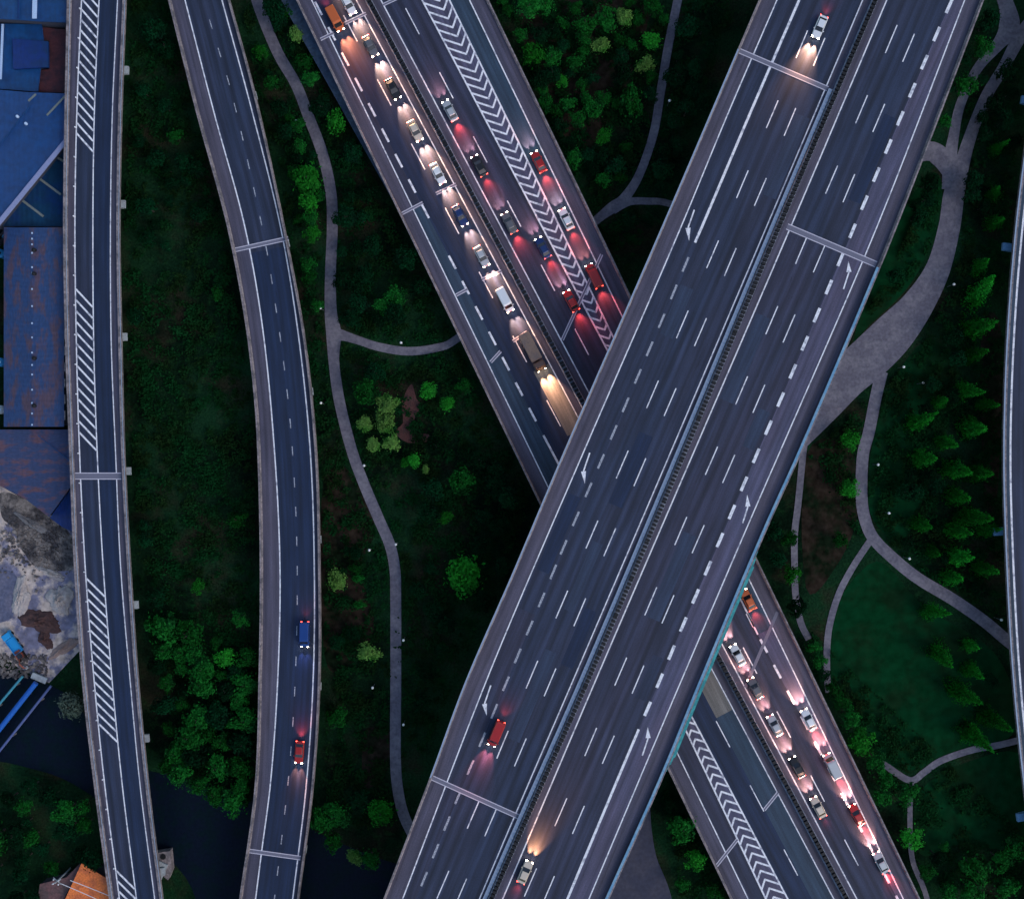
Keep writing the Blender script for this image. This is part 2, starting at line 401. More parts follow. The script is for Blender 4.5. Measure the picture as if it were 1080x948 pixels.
def lines(root, name, f, z, wd, segs, m=WHITE, zo=.012):
    mb = MB()
    for a, b in segs: ribbon(mb, poly(f, z, a, b), wd, z+zo)
    return mb.build(name, m, root)
def joint(root, z, a, b, wd=.55, bright=True):
    A = P(*a, z); B = P(*b, z); d = (B-A).normalized(); n_ = Vector((-d.y, d.x, 0)); h = wd/2
    mb = MB()
    def strip(o0, o1, mi):
        q = [A+n_*o0, B+n_*o0, B+n_*o1, A+n_*o1]; q = [Vector((p.x, p.y, z+.018)) for p in q]
        q = q if (q[1]-q[0]).cross(q[2]-q[1]).z > 0 else q[::-1]; mb.face(q, mi=mi)
    strip(-h-.16, -h, 1); strip(-h, h, 0); strip(h, h+.16, 1)
    mb.build('expansion_joint', [JOINT, JOINT_E if bright else JOINT], root)
def quad_marks(root, name, quads, z, m=WHITE, zo=.012):
    mb = MB()
    for q in quads:
        q = [P(x, y, z) for x, y in q]; q = [Vector((p.x, p.y, z+zo)) for p in q]
        mb.face(q if (q[1]-q[0]).cross(q[2]-q[1]).z > 0 else q[::-1])
    return mb.build(name, m, root)
def bar(a, b, w_):
    """a painted bar between two photograph points, w_ px thick"""
    dx, dy = b[0]-a[0], b[1]-a[1]; L = math.hypot(dx, dy); nx, ny = -dy/L*w_/2, dx/L*w_/2
    return [(a[0]+nx, a[1]+ny), (b[0]+nx, b[1]+ny), (b[0]-nx, b[1]-ny), (a[0]-nx, a[1]-ny)]
def arrow(root, tail, head, tip, z, m=WHITE):
    """merge arrow: a thin shaft and a long head"""
    qs = [bar(tail, head, 1.5)]; dx, dy = tip[0]-head[0], tip[1]-head[1]; L = math.hypot(dx, dy); nx, ny = -dy/L*2.7, dx/L*2.7
    qs.append([(head[0]+nx, head[1]+ny), (head[0]-nx, head[1]-ny), tip])
    return quad_marks(root, 'direction_arrow', qs, z, m, .013)

# --- far left elevated road
Z1 = 8.0
r1L = curve([(0, 72.5), (120, 70), (240, 68.5), (360, 70.5), (480, 75), (600, 80), (720, 88.5), (828, 101), (948, 117)])
r1R = curve([(0, 133), (120, 128.5), (240, 126.5), (360, 128.5), (480, 131.7), (600, 138), (720, 146.3), (828, 157), (948, 172)])
r1a = curve([(0, 86), (120, 81), (240, 79), (360, 80.5), (480, 84), (600, 90), (720, 99.5), (828, 110.5), (948, 126)])
r1b = curve([(0, 104.5), (120, 99.5), (240, 98), (360, 98.8), (480, 102.6), (600, 109), (720, 118.5), (828, 129), (948, 144)])
r1c = curve([(0, 124), (120, 118.5), (240, 116.5), (360, 117.3), (480, 122), (600, 127.4), (720, 137.5), (828, 147.8), (948, 163.2)])
road1 = viaduct('narrow slip road on tall piers with hatched left lane beside blue roofs', r1L, r1R, Z1, [-72, 70, 213, 355, 498, 641, 784, 926, 1060], (0,), par=(.5, 1.0), over=.5)
surf(road1, 'shoulder', r1L, r1a, Z1, A_SHLD); surf(road1, 'asphalt', r1a, r1b, Z1, A_NAVY)
surf(road1, 'asphalt', r1b, r1c, Z1, A_DEEP); surf(road1, 'shoulder', r1c, r1R, Z1, A_SHLD)
lines(road1, 'edge_line', r1a, Z1, .26, [(Y0, Y1)]); lines(road1, 'lane_line', r1b, Z1, .24, [(Y0, Y1)]); lines(road1, 'edge_line', r1c, Z1, .22, [(Y0, Y1)])
def hatch(y0, y1, n):
    qs = []
    for i in range(n):
        y = y0+(y1-y0-20)*i/(n-1)
        qs.append(bar((r1a(y)+.6, y), (r1b(y+19)-.6, y+19), 1.9))
    quad_marks(road1, 'hatched_marking', qs, Z1)
hatch(-120, 161, 25); hatch(305, 476, 14); hatch(610, 783, 15); hatch(918, 1090, 15)
mb = MB()
for i in range(-4, 34):
    y = 10+31.2*i; p = P(r1a(y)-.6, y, Z1); mb.box((p.x, p.y, Z1+.3), (.22, .22, .6))
mb.build('marker_post', WHITE, road1)
joint(road1, Z1, (78, 502), (128, 502), 1.1)
for f, k in ((r1L, 1.2), (r1R, -1.2)):
    lines(road1, 'hand_rail', off(f, k), Z1+1.02, .12, [(Y0, Y1)], RAILGREY)

# --- second elevated road
Z2 = 7.4
r2L = curve([(0, 178), (120, 208), (240, 240.5), (341, 259.5), (427, 269.5), (480, 272.5), (600, 275), (708, 273.8), (828, 269.5), (948, 253)])
r2R = curve([(0, 242.6), (97, 269), (252, 303), (360, 322.5), (480, 334.6), (600, 338), (714, 338), (828, 331), (948, 315.6)])
r2a = curve([(0, 195), (120, 226), (240, 258.4), (341, 276.3), (480, 289.8), (600, 295.3), (714, 293), (828, 285), (897, 276), (948, 269.5)])
r2c = curve([(0, 234), (120, 266.5), (245, 297), (360, 315.6), (480, 327.5), (600, 331.5), (714, 330.4), (828, 323), (948, 308.7)])
r2d = curve([(-30, 206), (26, 222.4), (55.7, 231.5), (85, 240.6), (114, 248.2), (143.6, 255.3), (173.5, 262), (202.6, 268.5), (264.6, 281.4), (325, 291), (385.6, 299.6), (446.5, 306.2), (508.6, 310.5), (570.7, 313), (632.7, 313.5), (700, 312), (761, 309), (823, 304), (885, 297), (918, 293)])
road2 = viaduct('curving two lane elevated road with wide left shoulder, second from the left', r2L, r2R, Z2, [-60, 105, 260, 415, 570, 725, 895, 1050], (0,), par=(.42, .95))
surf(road2, 'shoulder', r2L, r2a, Z2, A_SHLD); surf(road2, 'asphalt', r2a, r2c, Z2, A_DEEP, 267, Y1); surf(road2, 'asphalt', r2a, r2c, Z2, A_NAVY, Y0, 267); surf(road2, 'shoulder', r2c, r2R, Z2, A_PURP)
lines(road2, 'edge_line', r2a, Z2, .26, [(Y0, Y1)]); lines(road2, 'edge_line', r2c, Z2, .26, [(Y0, Y1)])
ctr = [-34, -5, 26, 55.7, 85, 114, 143.6, 173.5, 202.6, 233, 264.6, 294.5, 325, 355.5, 385.6, 415.5, 446.5, 475.6, 508.6, 539.5, 570.7, 601.6, 632.7, 665, 697, 729, 761, 791.6, 823, 853.6, 885, 918, 948, 980]
lines(road2, 'lane_line', r2d, Z2, .2, [(c-5, c+5) for c in ctr], WORN)
joint(road2, Z2, (247, 264), (304, 251.5), .6); joint(road2, Z2, (260, 896.5), (317, 904.5), .6)
joint(road2, Z2, (178, -40), (230, -52), .6)

# --- far right elevated road
Z5 = 8.0
r5L = curve([(0, 1106), (80, 1092), (160, 1080), (240, 1070.2), (350, 1061.5), (480, 1057.5), (600, 1060.8), (714, 1067.5), (828, 1079), (948, 1096)])
r5R = off(r5L, 66)
road5 = viaduct('curved elevated road at the right margin with a bold white edge line', r5L, r5R, Z5, [-30, 108, 262, 560, 860], (0,), par=(.42, .95), over=1.5, capm=mat('blue_cap_paint', (.12, .26, .42), .6, .2, 1))
surf(road5, 'shoulder', r5L, off(r5L, 8.2), Z5, A_TEAL); surf(road5, 'asphalt', off(r5L, 8.2), off(r5L, 56), Z5, A_NAVY); surf(road5, 'shoulder', off(r5L, 56), r5R, Z5, A_SHLD)
lines(road5, 'edge_line', off(r5L, 8.2), Z5, .4, [(Y0, Y1)]); lines(road5, 'edge_line', off(r5L, 56), Z5, .25, [(Y0, Y1)])
lines(road5, 'lane_line', off(r5L, 32), Z5, .2, [(y, y+10) for y in range(-160, 1100, 31)])
lines(road5, 'hand_rail', off(r5L, 1.4), Z5+1.02, .3, [(Y0, Y1)], RAILGREY)

# --- lower highway
ZH = 6.0
hL = lin(312, .4835); hR = lin(514.6, .4805)
hll = lin(328.5, .486); hd1 = lin(331, .5275); hd2 = lin(353.6, .5285); hml = lin(375.6, .5317)
hmr = lin(401.5, .530); hd3 = lin(423, .5285); hgl = lin(445, .5295); hgr = lin(473.8, .4865); hrl = lin(495, .483)
hmc = lin(388.2, .5325); hgl2 = lin(357.4, .4752)
road3 = viaduct('broad highway with chevron markings passing beneath the diagonal bridge', hL, hR, ZH, list(range(-120, 1120, 95)), (-.6, 0, .6), depth=1.4)
surf(road3, 'shoulder', hL, hll, ZH, A_SHLD); surf(road3, 'asphalt', hll, hd1, ZH, A_PURP, Y0, 218); surf(road3, 'asphalt', hll, hd1, ZH, A_TEAL, 218, 520)
surf(road3, 'asphalt', hd1, hml, ZH, A_DEEP)
surf(road3, 'median_pavement', hml, hmr, ZH, A_SHLD)
surf(road3, 'asphalt', hll, hgl2, ZH, A_PURP, 520, Y1); surf(road3, 'gore_pavement', hgl2, hd1, ZH, A_PALE, 520, Y1)
surf(road3, 'asphalt', hmr, hgl, ZH, A_PURP, Y0, Y1)
surf(road3, 'gore_pavement', hgl, hgr, ZH, A_PALE, Y0, 669)
surf(road3, 'asphalt', hgr, hrl, ZH, A_TEAL, Y0, 669)
surf(road3, 'asphalt', hgl, hrl, ZH, A_PALE, 669, Y1); surf(road3, 'shoulder', hrl, hR, ZH, A_SHLD, Y0, Y1)
surf(road3, 'repair_patch', lin(355.5, .5285), lin(374.5, .5317), ZH, A_BARE, 392, 460, .006)
surf(road3, 'repair_patch', lin(355.5, .5285), lin(374.5, .5317), ZH, A_BARE, 690, 757, .006)
surf(road3, 'repair_patch', lin(355.5, .5285), lin(374.5, .5317), ZH, A_TEAL, 757, Y1, .006)
surf(road3, 'repair_patch', lin(424.5, .5285), lin(443, .5285), ZH, A_PURP, 757, 1000, .006)
lines(road3, 'edge_line', hll, ZH, .24, [(Y0, Y1)])
lines(road3, 'wide_lane_line', hd1, ZH, .45, [(c-7, c+7) for c in [36+26.75*k for k in range(-5, 16)] if not 245 < c < 258]+[(459, 494)])
lines(road3, 'lane_line', hd2, ZH, .22, [(16.5+67.6*k, 44+67.6*k) for k in range(-2, 16)])
lines(road3, 'edge_line', hml, ZH, .24, [(Y0, Y1)]); lines(road3, 'edge_line', hmr, ZH, .26, [(Y0, Y1)])
lines(road3, 'lane_line', hd3, ZH, .22, [(9+67.6*k, 36.5+67.6*k) for k in range(-2, 10)]+[(750+67.5*k, 777.5+67.5*k) for k in range(-1, 5)])
lines(road3, 'gore_line', hgl, ZH, .34, [(Y0, 600)]); lines(road3, 'gore_line', hgr, ZH, .34, [(Y0, 669)])
lines(road3, 'wide_lane_line', hgl, ZH, .5, [(c-7, c+7) for c in [654+27*k for k in range(0, 16)]])
lines(road3, 'edge_line', hrl, ZH, .26, [(Y0, Y1)])
lines(road3, 'gore_line', hgl2, ZH, .34, [(494, Y1)]); lines(road3, 'gore_line', hd1, ZH, .34, [(494, Y1)])
def chevrons(fl, fr, ya, yb, step, up, apex_u):
    """V bars between two gore lines"""
    for_road = []
    n = int((yb-ya)/step)
    qs = []
    for k in range(n):
        y = ya+step*k; ax = fl(y)+(fr(y)-fl(y))*apex_u
        s = -1 if up else 1     # arms go up the picture when the apex points down
        if not up: dl, dr = (-.95, -.31), (.31, -.95)
        else: dl, dr = (-.31, .95), (.95, .31)
        out = []
        for d, f in ((dl, fl), (dr, fr)):
            t = 0
            while t < 40 and ((ax+d[0]*t-f(y+d[1]*t))*(1 if f is fr else -1)) < -.2: t += .1
            out.append((ax+d[0]*t, y+d[1]*t))
        # mitred V
        th = 2.0
        for end, d in zip(out, (dl, dr)):
            qs.append(((ax, y), end, th, d))
    quads = []
    for a, b, th, d in qs:
        ext = (a[0]-d[0]*.5, a[1]-d[1]*.5)
        quads.append(bar(ext, b, th))
    half = len(quads)//2
    # the two arms of a V overlap at the tip: lay them as two sheets 4 mm apart
    quad_marks(road3, 'chevron_marking', quads[0::2], ZH, WHITE, .014)
    quad_marks(road3, 'chevron_marking', quads[1::2], ZH, WHITE, .018)
chevrons(hgl, hgr, -130, 420, 9.37, False, .62)
chevrons(hgl2, hd1, 742, 1090, 9.25, True, .40)
for a, b in (((424, 225.5), (446, 214)), ((460, 204.5), (481, 194.5)), ((338, 42), (352, 35)), ((364, 25), (386, 14.5)), ((481, 311.5), (493, 305)), ((508, 295), (529, 286)),
             ((517.5, 382), (528, 370.5)), ((541, 360), (556, 350)), ((404, 5.5), (420, -2)), ((593, 358.6), (634.6, 268.5)), ((786, 724.6), (820, 645)), ((755.7, 912.7), (777.8, 884.8)), ((806, 853.7), (820.6, 835.6))):
    joint(road3, ZH, a, b, .35, a != (786, 724.6))
mb = MB(); sh = poly(hL, ZH, -170, 210, 10); lo = [P(295.8+.56*y, y, 3.6) for y in yrange(-170, 210, 10)]
rs = []
for a, b in zip(sh, lo):
    rs.append([(b.x, b.y, 3.6), (a.x+1.5, a.y, 3.6), (a.x+1.5, a.y, 2.9), (b.x, b.y, 2.9)])
mb.rings(rs); mb.build('side_slab', SLATE, road3)

# --- main diagonal bridge
ZM = 18.0
mL = curve([(-100, 843), (52, 778), (240, 697.5), (482, 592), (605, 540), (720, 490), (820, 453), (948, 404)])
mR = curve([(0, 1036.7), (240, 944.5), (282, 927.5), (480, 843), (553, 810), (720, 739.5), (817, 699.6), (948, 641)])
mll = curve([(0, 819.6), (120, 767.8), (240, 718), (480, 614), (652, 540), (720, 512), (948, 424.5)])
mml = curve([(0, 910), (90, 872), (240, 808.2), (480, 706), (720, 603.2), (852, 546.3), (948, 505.5)])
mmc = curve([(0, 922.7), (240, 820.5), (480, 720), (720, 618), (895, 540.5), (948, 517.5)])
mmr = curve([(0, 935.4), (237, 835), (480, 730.3), (720, 627), (924.6, 540), (948, 530)])
mrl = curve([(0, 1017.6), (240, 924.6), (480, 821), (505, 810), (720, 717.5), (948, 621)])
d1 = curve([(0, 843), (120, 791), (240, 740), (279, 723), (338.4, 697.8), (397, 672.7), (456, 647.2), (577, 594.4), (632.5, 571.2), (691.5, 546), (749.8, 521.3), (809, 496.2), (868, 471.4), (926.6, 447.3)])
d2 = curve([(32.4, 851.8), (106.4, 820.6), (180.3, 789), (255, 757.3), (328.7, 725.4), (402.9, 693.8), (550.4, 630), (623.6, 598.4), (697, 567), (771, 535.8), (843.5, 505.6), (918, 473.4)])
d3 = curve([(40.5, 870), (114, 839.4), (188, 808.2), (262.8, 776), (336.8, 744.6), (411, 712.4), (484.6, 680.6), (558, 649), (632, 617.2), (705.5, 586), (779.4, 554.6), (852, 523.8), (926, 492.2)])
e1 = curve([(26.6, 946.3), (101.8, 914.5), (174.8, 883.5), (249, 851.5), (324.9, 819.5), (399, 787.6), (473, 756), (546.4, 723.8), (620, 692.3), (694.8, 660.3), (767.5, 629.2), (841.5, 597.8), (915, 566)])
e2 = curve([(36, 964.5), (110.2, 933), (184.1, 901.4), (260.3, 869.4), (332.5, 838.2), (406.7, 806.3), (480, 774.8), (554, 742.6), (628, 710.6), (702, 679), (775.6, 647.8), (849.8, 616.2), (923.3, 584.8)])
e3 = curve([(7, 1001), (36, 988), (214.5, 911.5), (303.3, 874), (421.8, 823.2), (484, 796), (540.3, 771.8), (599.6, 746.4), (658.6, 720.6), (717.6, 695.8), (768.8, 673.7), (948, 598.3)])
road4 = viaduct('widest elevated road crossing the picture diagonally above the other highway', mL, mR, ZM, [-60, 73, 258, 425, 720, 838, 1000], (-.6, 0, .6), depth=2.0, par=(.4, 1.0))
surf(road4, 'shoulder', mL, mll, ZM, A_SHLD); surf(road4, 'asphalt', mll, d1, ZM, A_NAVY, Y0, 640); surf(road4, 'asphalt', mll, d1, ZM, A_PURP, 640, Y1)
surf(road4, 'asphalt', d1, mml, ZM, A_NAVY); surf(road4, 'median_pavement', mml, mmr, ZM, A_SHLD)
surf(road4, 'asphalt', mmr, e3, ZM, A_NAVY, Y0, 241); surf(road4, 'asphalt', mmr, e3, ZM, A_PURP, 241, Y1)
surf(road4, 'asphalt', e3, mrl, ZM, A_PALE); surf(road4, 'shoulder', mrl, mR, ZM, A_SHLD)
surf(road4, 'repair_patch', off(d2, 4), off(d2, 16), ZM, A_PATCH, 570, 642, .006)
surf(road4, 'repair_patch', off(d2, 3), off(d2, 17), ZM, A_PATCH, 684, 778, .006)
for fa, fb, ya, yb, mm in ((off(d1, 4), off(d2, -4), 300, 352, A_PATCH), (off(d2, 3), off(d3, -2), 455, 530, A_DEEP), (off(d3, 4), off(mml, -3), 120, 205, A_PATCH), (off(d3, 3), off(mml, -6), 640, 700, A_DEEP),
                           (off(mmr, 3), off(e1, -2), 330, 420, A_PATCH), (off(e1, 3), off(e2, -3), 560, 650, A_PATCH), (off(e2, 4), off(e3, -4), 120, 210, A_DEEP), (off(e2, 5), off(e3, -5), 690, 735, A_NAVY), (off(mll, 4), off(d1, -4), 520, 600, A_DEEP), (off(e2, 4), off(e3, -5), 430, 470, A_PATCH)):
    surf(road4, 'repair_patch', fa, fb, ZM, mm, ya, yb, .006)
lines(road4, 'edge_line', mll, ZM, .24, [(Y0, Y1)])
lines(road4, 'wide_lane_line', d1, ZM, .5, [(Y0, 256)]); 
cs = [279, 308, 338.4, 368, 397, 427, 456, 486.5, 516.5, 547, 577, 603, 632.5, 662, 691.5, 720.7, 749.8, 779.7, 809, 840, 868, 897, 926.6, 956, 985]
lines(road4, 'wide_lane_line', d1, ZM, .42, [(c-7.5, c+7.5) for c in cs], WORN)
lines(road4, 'lane_line', d2, ZM, .22, [(32.4+73.8*k, 61.5+73.8*k) for k in range(-2, 15)])
lines(road4, 'lane_line', d3, ZM, .22, [(40.5+73.8*k, 69.7+73.8*k) for k in range(-2, 15)])
lines(road4, 'edge_line', mml, ZM, .24, [(Y0, Y1)]); lines(road4, 'edge_line', mmr, ZM, .26, [(Y0, Y1)])
lines(road4, 'lane_line', e1, ZM, .22, [(26.8+74.05*k, 56.3+74.05*k) for k in range(-2, 15)])
lines(road4, 'lane_line', e2, ZM, .22, [(36+73.95*k, 65.5+73.95*k) for k in range(-2, 15)])
lines(road4, 'wide_lane_line', e3, ZM, .62, [(6.7+29.62*k-7.4, 6.7+29.62*k+7.4) for k in range(-5, 26) if 6.7+29.62*k < 764])
lines(road4, 'wide_lane_line', e3, ZM, .5, [(768.8, Y1)])
lines(road4, 'edge_line', mrl, ZM, .24, [(Y0, Y1)])
arrow(road4, (732.3, 221.5), (725.6, 240.5), (726.8, 254.5), ZM); arrow(road4, (622, 477.5), (615.4, 497), (616.8, 510), ZM); arrow(road4, (517.6, 722.5), (511, 742), (513.3, 754.5), ZM)
arrow(road4, (889.6, 305), (895.4, 287), (894.8, 275.5), ZM); arrow(road4, (783.3, 551.5), (788.8, 534), (788, 521.5), ZM); arrow(road4, (677.5, 796.5), (683.6, 778), (683.2, 766.5), ZM)
joint(road4, ZM, (780, 54), (873, 94), .75); joint(road4, ZM, (830, 239), (924, 279), .95); joint(road4, ZM, (456, 820), (547, 861), .7)
lines(road4, 'steel_rail', off(mL, .9), ZM+1.06, .3, [(52, 820)], RAILGREY); lines(road4, 'steel_rail', off(mR, -1.6), ZM+1.06, .5, [(282, 1100)], CYAN)
lines(road4, 'steel_rail', off(mmc, -6.5), ZM+.5, .75, [(94, 1090)], RAILGREY)
mb = MB(); pts = poly(off(mR, -.2), ZM, 565, 830, 8); k = 1 if normals(pts)[2].x > 0 else -1; k = k
for i in range(len(pts)-1):
    a, b = pts[i], pts[i+1]; n0 = normals(pts)[i]*k; wo = 1.25*min(1, (i+1)/5, (len(pts)-1-i)/5)
    mb.face([(a.x, a.y, ZM-.5), (b.x, b.y, ZM-.5), (b.x+n0.x*wo, b.y+n0.y*wo, ZM-1.6), (a.x+n0.x*wo, a.y+n0.y*wo, ZM-1.6)])
    mb.face([(a.x, a.y, ZM-.58), (a.x+n0.x*wo, a.y+n0.y*wo, ZM-1.68), (b.x+n0.x*wo, b.y+n0.y*wo, ZM-1.68), (b.x, b.y, ZM-.58)])
mb.build('safety_net', TEALNET, road4)

# --- median barriers: kerb walls with dark anti glare boards
MEDC = mat('median_concrete', (.20, .23, .30), .85, .3, .6, (.13, .15, .20))
def median(label, f, z, base_w, board, step_m, base_h=.55):
    root = thing('median_barrier', label, 'barrier')
    pts = poly(f, z, Y0, Y1, 8)
    m = MB(); h = base_w/2
    sweep(m, pts, [(-h, .02), (h, .02), (h*.75, base_h), (-h*.75, base_h)]); m.build('kerb_wall', MEDC, root)
    dense = poly(f, z, Y0, Y1, 1.0); acc = 0; spots = []
    for a, b in zip(dense[:-1], dense[1:]):
        acc += (b-a).length
        if acc >= step_m: acc -= step_m; spots.append((b, math.atan2((b-a).y, (b-a).x)))
    vis = [s for s in spots if abs(s[0].y) < 97]
    vis.sort(key=lambda s: s[0].length); near = vis[:100]
    ids = {id(s) for s in near}
    bm_ = MB(); bm_.box((0, 0, 0), board); src = None
    for p, a in near:
        if src is None: o = src = bm_.build('anti_glare_board', DARK, root)
        else: o = src.copy(); COL.objects.link(o); o.parent = root
        o.location = (p.x, p.y, z+base_h+board[2]/2); o.rotation_euler = (0, 0, a)
    m = MB()
    for s in spots:
        if id(s) in ids: continue
        m.box((s[0].x, s[0].y, z+base_h+board[2]/2), board, s[1])
    tag(m.build('anti_glare_boards', DARK, root), kind='stuff')
    return root
median('low concrete median with dark slats along the diagonal bridge', mmc, ZM, 1.25, (.52, .80, .8), .80)
median('low concrete median with dark slats along the lower highway', hmc, ZH, 1.35, (.55, .85, .8), .83)

# ------------------------------------------------------------------ buildings on the left
def ramp_roof(name, ca, cb, stretch=(1, 1, 1), scale=.15, lo=.45, hi=.62, rib=(1, 0)):
    m = mat(name, ca, .45, .18, scale, cb, stretch=stretch, c2lo=lo, c2hi=hi, spec=.4)
    n = m.node_tree.nodes; l = m.node_tree.links
    tc = n.new('ShaderNodeTexCoord'); wv = n.new('ShaderNodeTexWave'); wv.inputs['Scale'].default_value = 1.2
    wv.bands_direction = 'X' if rib[0] else 'Y'
    l.new(tc.outputs['Object'], wv.inputs[0]); bp = n.new('ShaderNodeBump'); bp.inputs['Strength'].default_value = 1; bp.inputs['Distance'].default_value = .2
    l.new(wv.outputs[1], bp.inputs['Height']); l.new(bp.outputs[0], n['Principled BSDF'].inputs['Normal'])
    return m
BLUE = ramp_roof('blue_sheet_roof', (.001, .07, .24), (.001, .05, .19))
BLUE2 = ramp_roof('bright_blue_sheet', (.001, .034, .21), (.001, .04, .16))
BLUE3 = ramp_roof('faded_blue_sheet', (.010, .065, .23), (.005, .072, .26))
TEALR = ramp_roof('teal_sheet_roof', (.001, .055, .14), (.001, .04, .17))
RUST = ramp_roof('rusty_blue_sheet', (.026, .075, .22), (.115, .075, .12), stretch=(1.1, .35, 1), scale=.5, lo=.48, hi=.60, rib=(0, 1))
RUST2 = ramp_roof('rust_streaked_sheet', (.035, .065, .18), (.15, .075, .11), stretch=(.5, 1.1, 1), scale=.45, lo=.48, hi=.62)
BRICKR = ramp_roof('red_brown_tiles', (.12, .04, .05), (.06, .03, .045), scale=.5, rib=(0, 1))
ORANGE_LIT = mat('orange_sheet_roof_lamplit', (.78, .20, .05), .6, .25, .5, (.55, .14, .05))  # orange sheet, brightened so its colour carries warm lamp light
WALLM = mat('grey_render_wall', (.05, .055, .08), .9, .15, .5)
GLASS = mat('dark_window_glass', (.01, .015, .02), .15, .1, 1, spec=.6)
LIGHTM = mat('pale_sheet', (.42, .55, .75), .5, .12, 1)
LILAC = mat('pale_lilac_flashing', (.24, .27, .44), .5, .12, 1)
TAN = mat('weathered_beam', (.15, .18, .18), .7, .2, 1)
WHITEM = mat('white_paint_metal', (.75, .75, .78), .4, .05, 1)
def outline(pts, z):
    q = [P(x, y, z) for x, y in pts]; q = [(p.x, p.y) for p in q]
    a = sum(q[i][0]*q[(i+1) % len(q)][1]-q[(i+1) % len(q)][0]*q[i][1] for i in range(len(q)))
    return q if a > 0 else q[::-1]
def building(name, label, cat, pts, z, roofm, thick=.25, over=1.03):
    root = thing(name, label, cat)
    q = outline(pts, z); cx = sum(p[0] for p in q)/len(q); cy = sum(p[1] for p in q)/len(q)
    inner = [(cx+(x-cx)/over, cy+(y-cy)/over) for x, y in q]
    m = MB(); m.prism(inner, 0, z-thick-.01); m.build('wall', WALLM, root)
    m = MB(); m.prism(q, z-thick, z); rf = m.build('roof', roofm, root)
    # windows along the longest wall
    for i in range(len(inner)):
        a = Vector(inner[i]); b = Vector(inner[(i+1) % len(inner)]); L = (b-a).length
        if L < 7: continue
        d = (b-a)/L; n_ = Vector((d.y, -d.x)); k = int(L//5)
        for j in range(k):
            c = a+d*((j+.5)*L/k)+n_*.03
            mw = MB(); mw.box((c.x, c.y, z*.55), (1.5, .08, 1.2), math.atan2(d.y, d.x)); mw.build('window', GLASS, root)
        break
    return root, rf
def roofbar(name, parent, a, b, z, wd, h, m):
    A, B = P(*a, z), P(*b, z); mb = MB(); c = (A+B)/2; d = B-A
    mb.box((c.x, c.y, z+h/2+.003), (d.length, wd, h), math.atan2(d.y, d.x)); return mb.build(name, m, parent)
b, rf = building('warehouse', 'bright blue roofed warehouse at the top left corner with a white roof light strip', 'warehouse', [(-90, -120), (73, -120), (73, 24), (46, 23), (0, 20), (-90, 15)], 8, BLUE)
roofbar('roof_light', b, (38, -60), (36.5, 20), 8, .95, .12, LIGHTM)
roofbar('roof_step', b, (20, -60), (19.5, 20), 8, .25, .1, BLUE2)
b, rf = building('workshop', 'low flat blue roof beside a red brown tiled patch', 'workshop', [(-60, 24), (44, 26), (46, 42), (40, 97), (0, 94), (-60, 100)], 5.6, BLUE)
m = MB(); m.prism(outline([(13, 41), (50.5, 44), (51, 71), (14, 73)], 6.2), 5.6, 6.2); m.build('raised_roof', BLUE2, b)
roofbar('pipe', b, (3.2, 26), (.8, 84), 5.7, .45, .2, LIGHTM)
building('shed', 'red brown tiled shed roof against the far left slip road', 'shed', [(44.5, 29), (76, 32), (76, 98), (41, 97), (42, 74), (52, 73), (52, 43), (45, 42)], 4.8, BRICKR)
b, rf = building('factory_hall', 'large faded blue roof with a pale diagonal edge strip', 'factory hall', [(-70, 101), (0, 95), (30, 97.5), (74, 99), (74, 143), (0, 234), (-70, 318)], 7.2, BLUE3)
roofbar('edge_flashing', b, (-30, 271), (73, 145), 7.2, .95, .25, LILAC)
roofbar('ridge_cap', b, (-4, 158), (32, 112), 7.2, .18, .1, BLUE)
for x, y in ((19, 123.5), (28, 131)):
    m = MB(); p = P(x, y, 7.2); m.tube([(p.x, p.y, 7.2), (p.x, p.y, 7.75), (p.x, p.y, 7.95)], [.3, .3, .1], 10); m.build('roof_vent', LIGHTM, b)
roofbar('roof_beam', b, (30, 107), (38, 99.5), 7.2, .4, .12, TAN); roofbar('roof_beam', b, (49.5, 122), (69, 101.5), 7.2, .4, .12, TAN)
b, rf = building('annex', 'low teal blue roof with three short beams below the diagonal strip', 'annex', [(-66, 318), (2, 236.5), (76, 148), (76, 239), (2, 238.6), (-66, 330)], 4.6, TEALR)
for a_, b_ in (((58, 165), (70, 172)), ((41, 188), (64.5, 205.5)), ((23, 211), (46, 228.5))): roofbar('roof_beam', b, a_, b_, 4.6, .5, .25, TAN)
# long hall with gable roof
b = thing('long_hall', 'long rust stained blue gable roof running beside the far left slip road', 'industrial hall')
zt, ze = 7.2, 6.2
c = [P(4, 240, ze), P(67.5, 240, ze), P(67.5, 450, ze), P(4, 450, ze)]
m = MB(); m.prism([(p.x*1.0, p.y) for p in reversed([c[0]+Vector((.4, -.4, 0)), c[1]+Vector((-.4, -.4, 0)), c[2]+Vector((-.4, .4, 0)), c[3]+Vector((.4, .4, 0))])], 0, ze-.25); m.build('wall', WALLM, b)
ra, rb = P(34, 240, zt), P(34, 450, zt); m = MB()
def up(p, d): return (p.x, p.y, p.z+d)
m.rings([[up(c[0], 0), up(ra, 0), up(c[1], 0), up(c[1], -.2), up(ra, -.2), up(c[0], -.2)], [up(c[3], 0), up(rb, 0), up(c[2], 0), up(c[2], -.2), up(rb, -.2), up(c[3], -.2)]])
rf = m.build('roof', RUST, b)
for y in (246, 252, 258, 267, 282, 288, 305, 323, 341, 356, 372, 385, 395, 411, 425, 436, 448):
    p = P(34, y, zt); m = MB(); m.box((p.x, p.y, zt+.08), (.25, .34, .22)); m.build('ridge_cap', LIGHTM, rf)
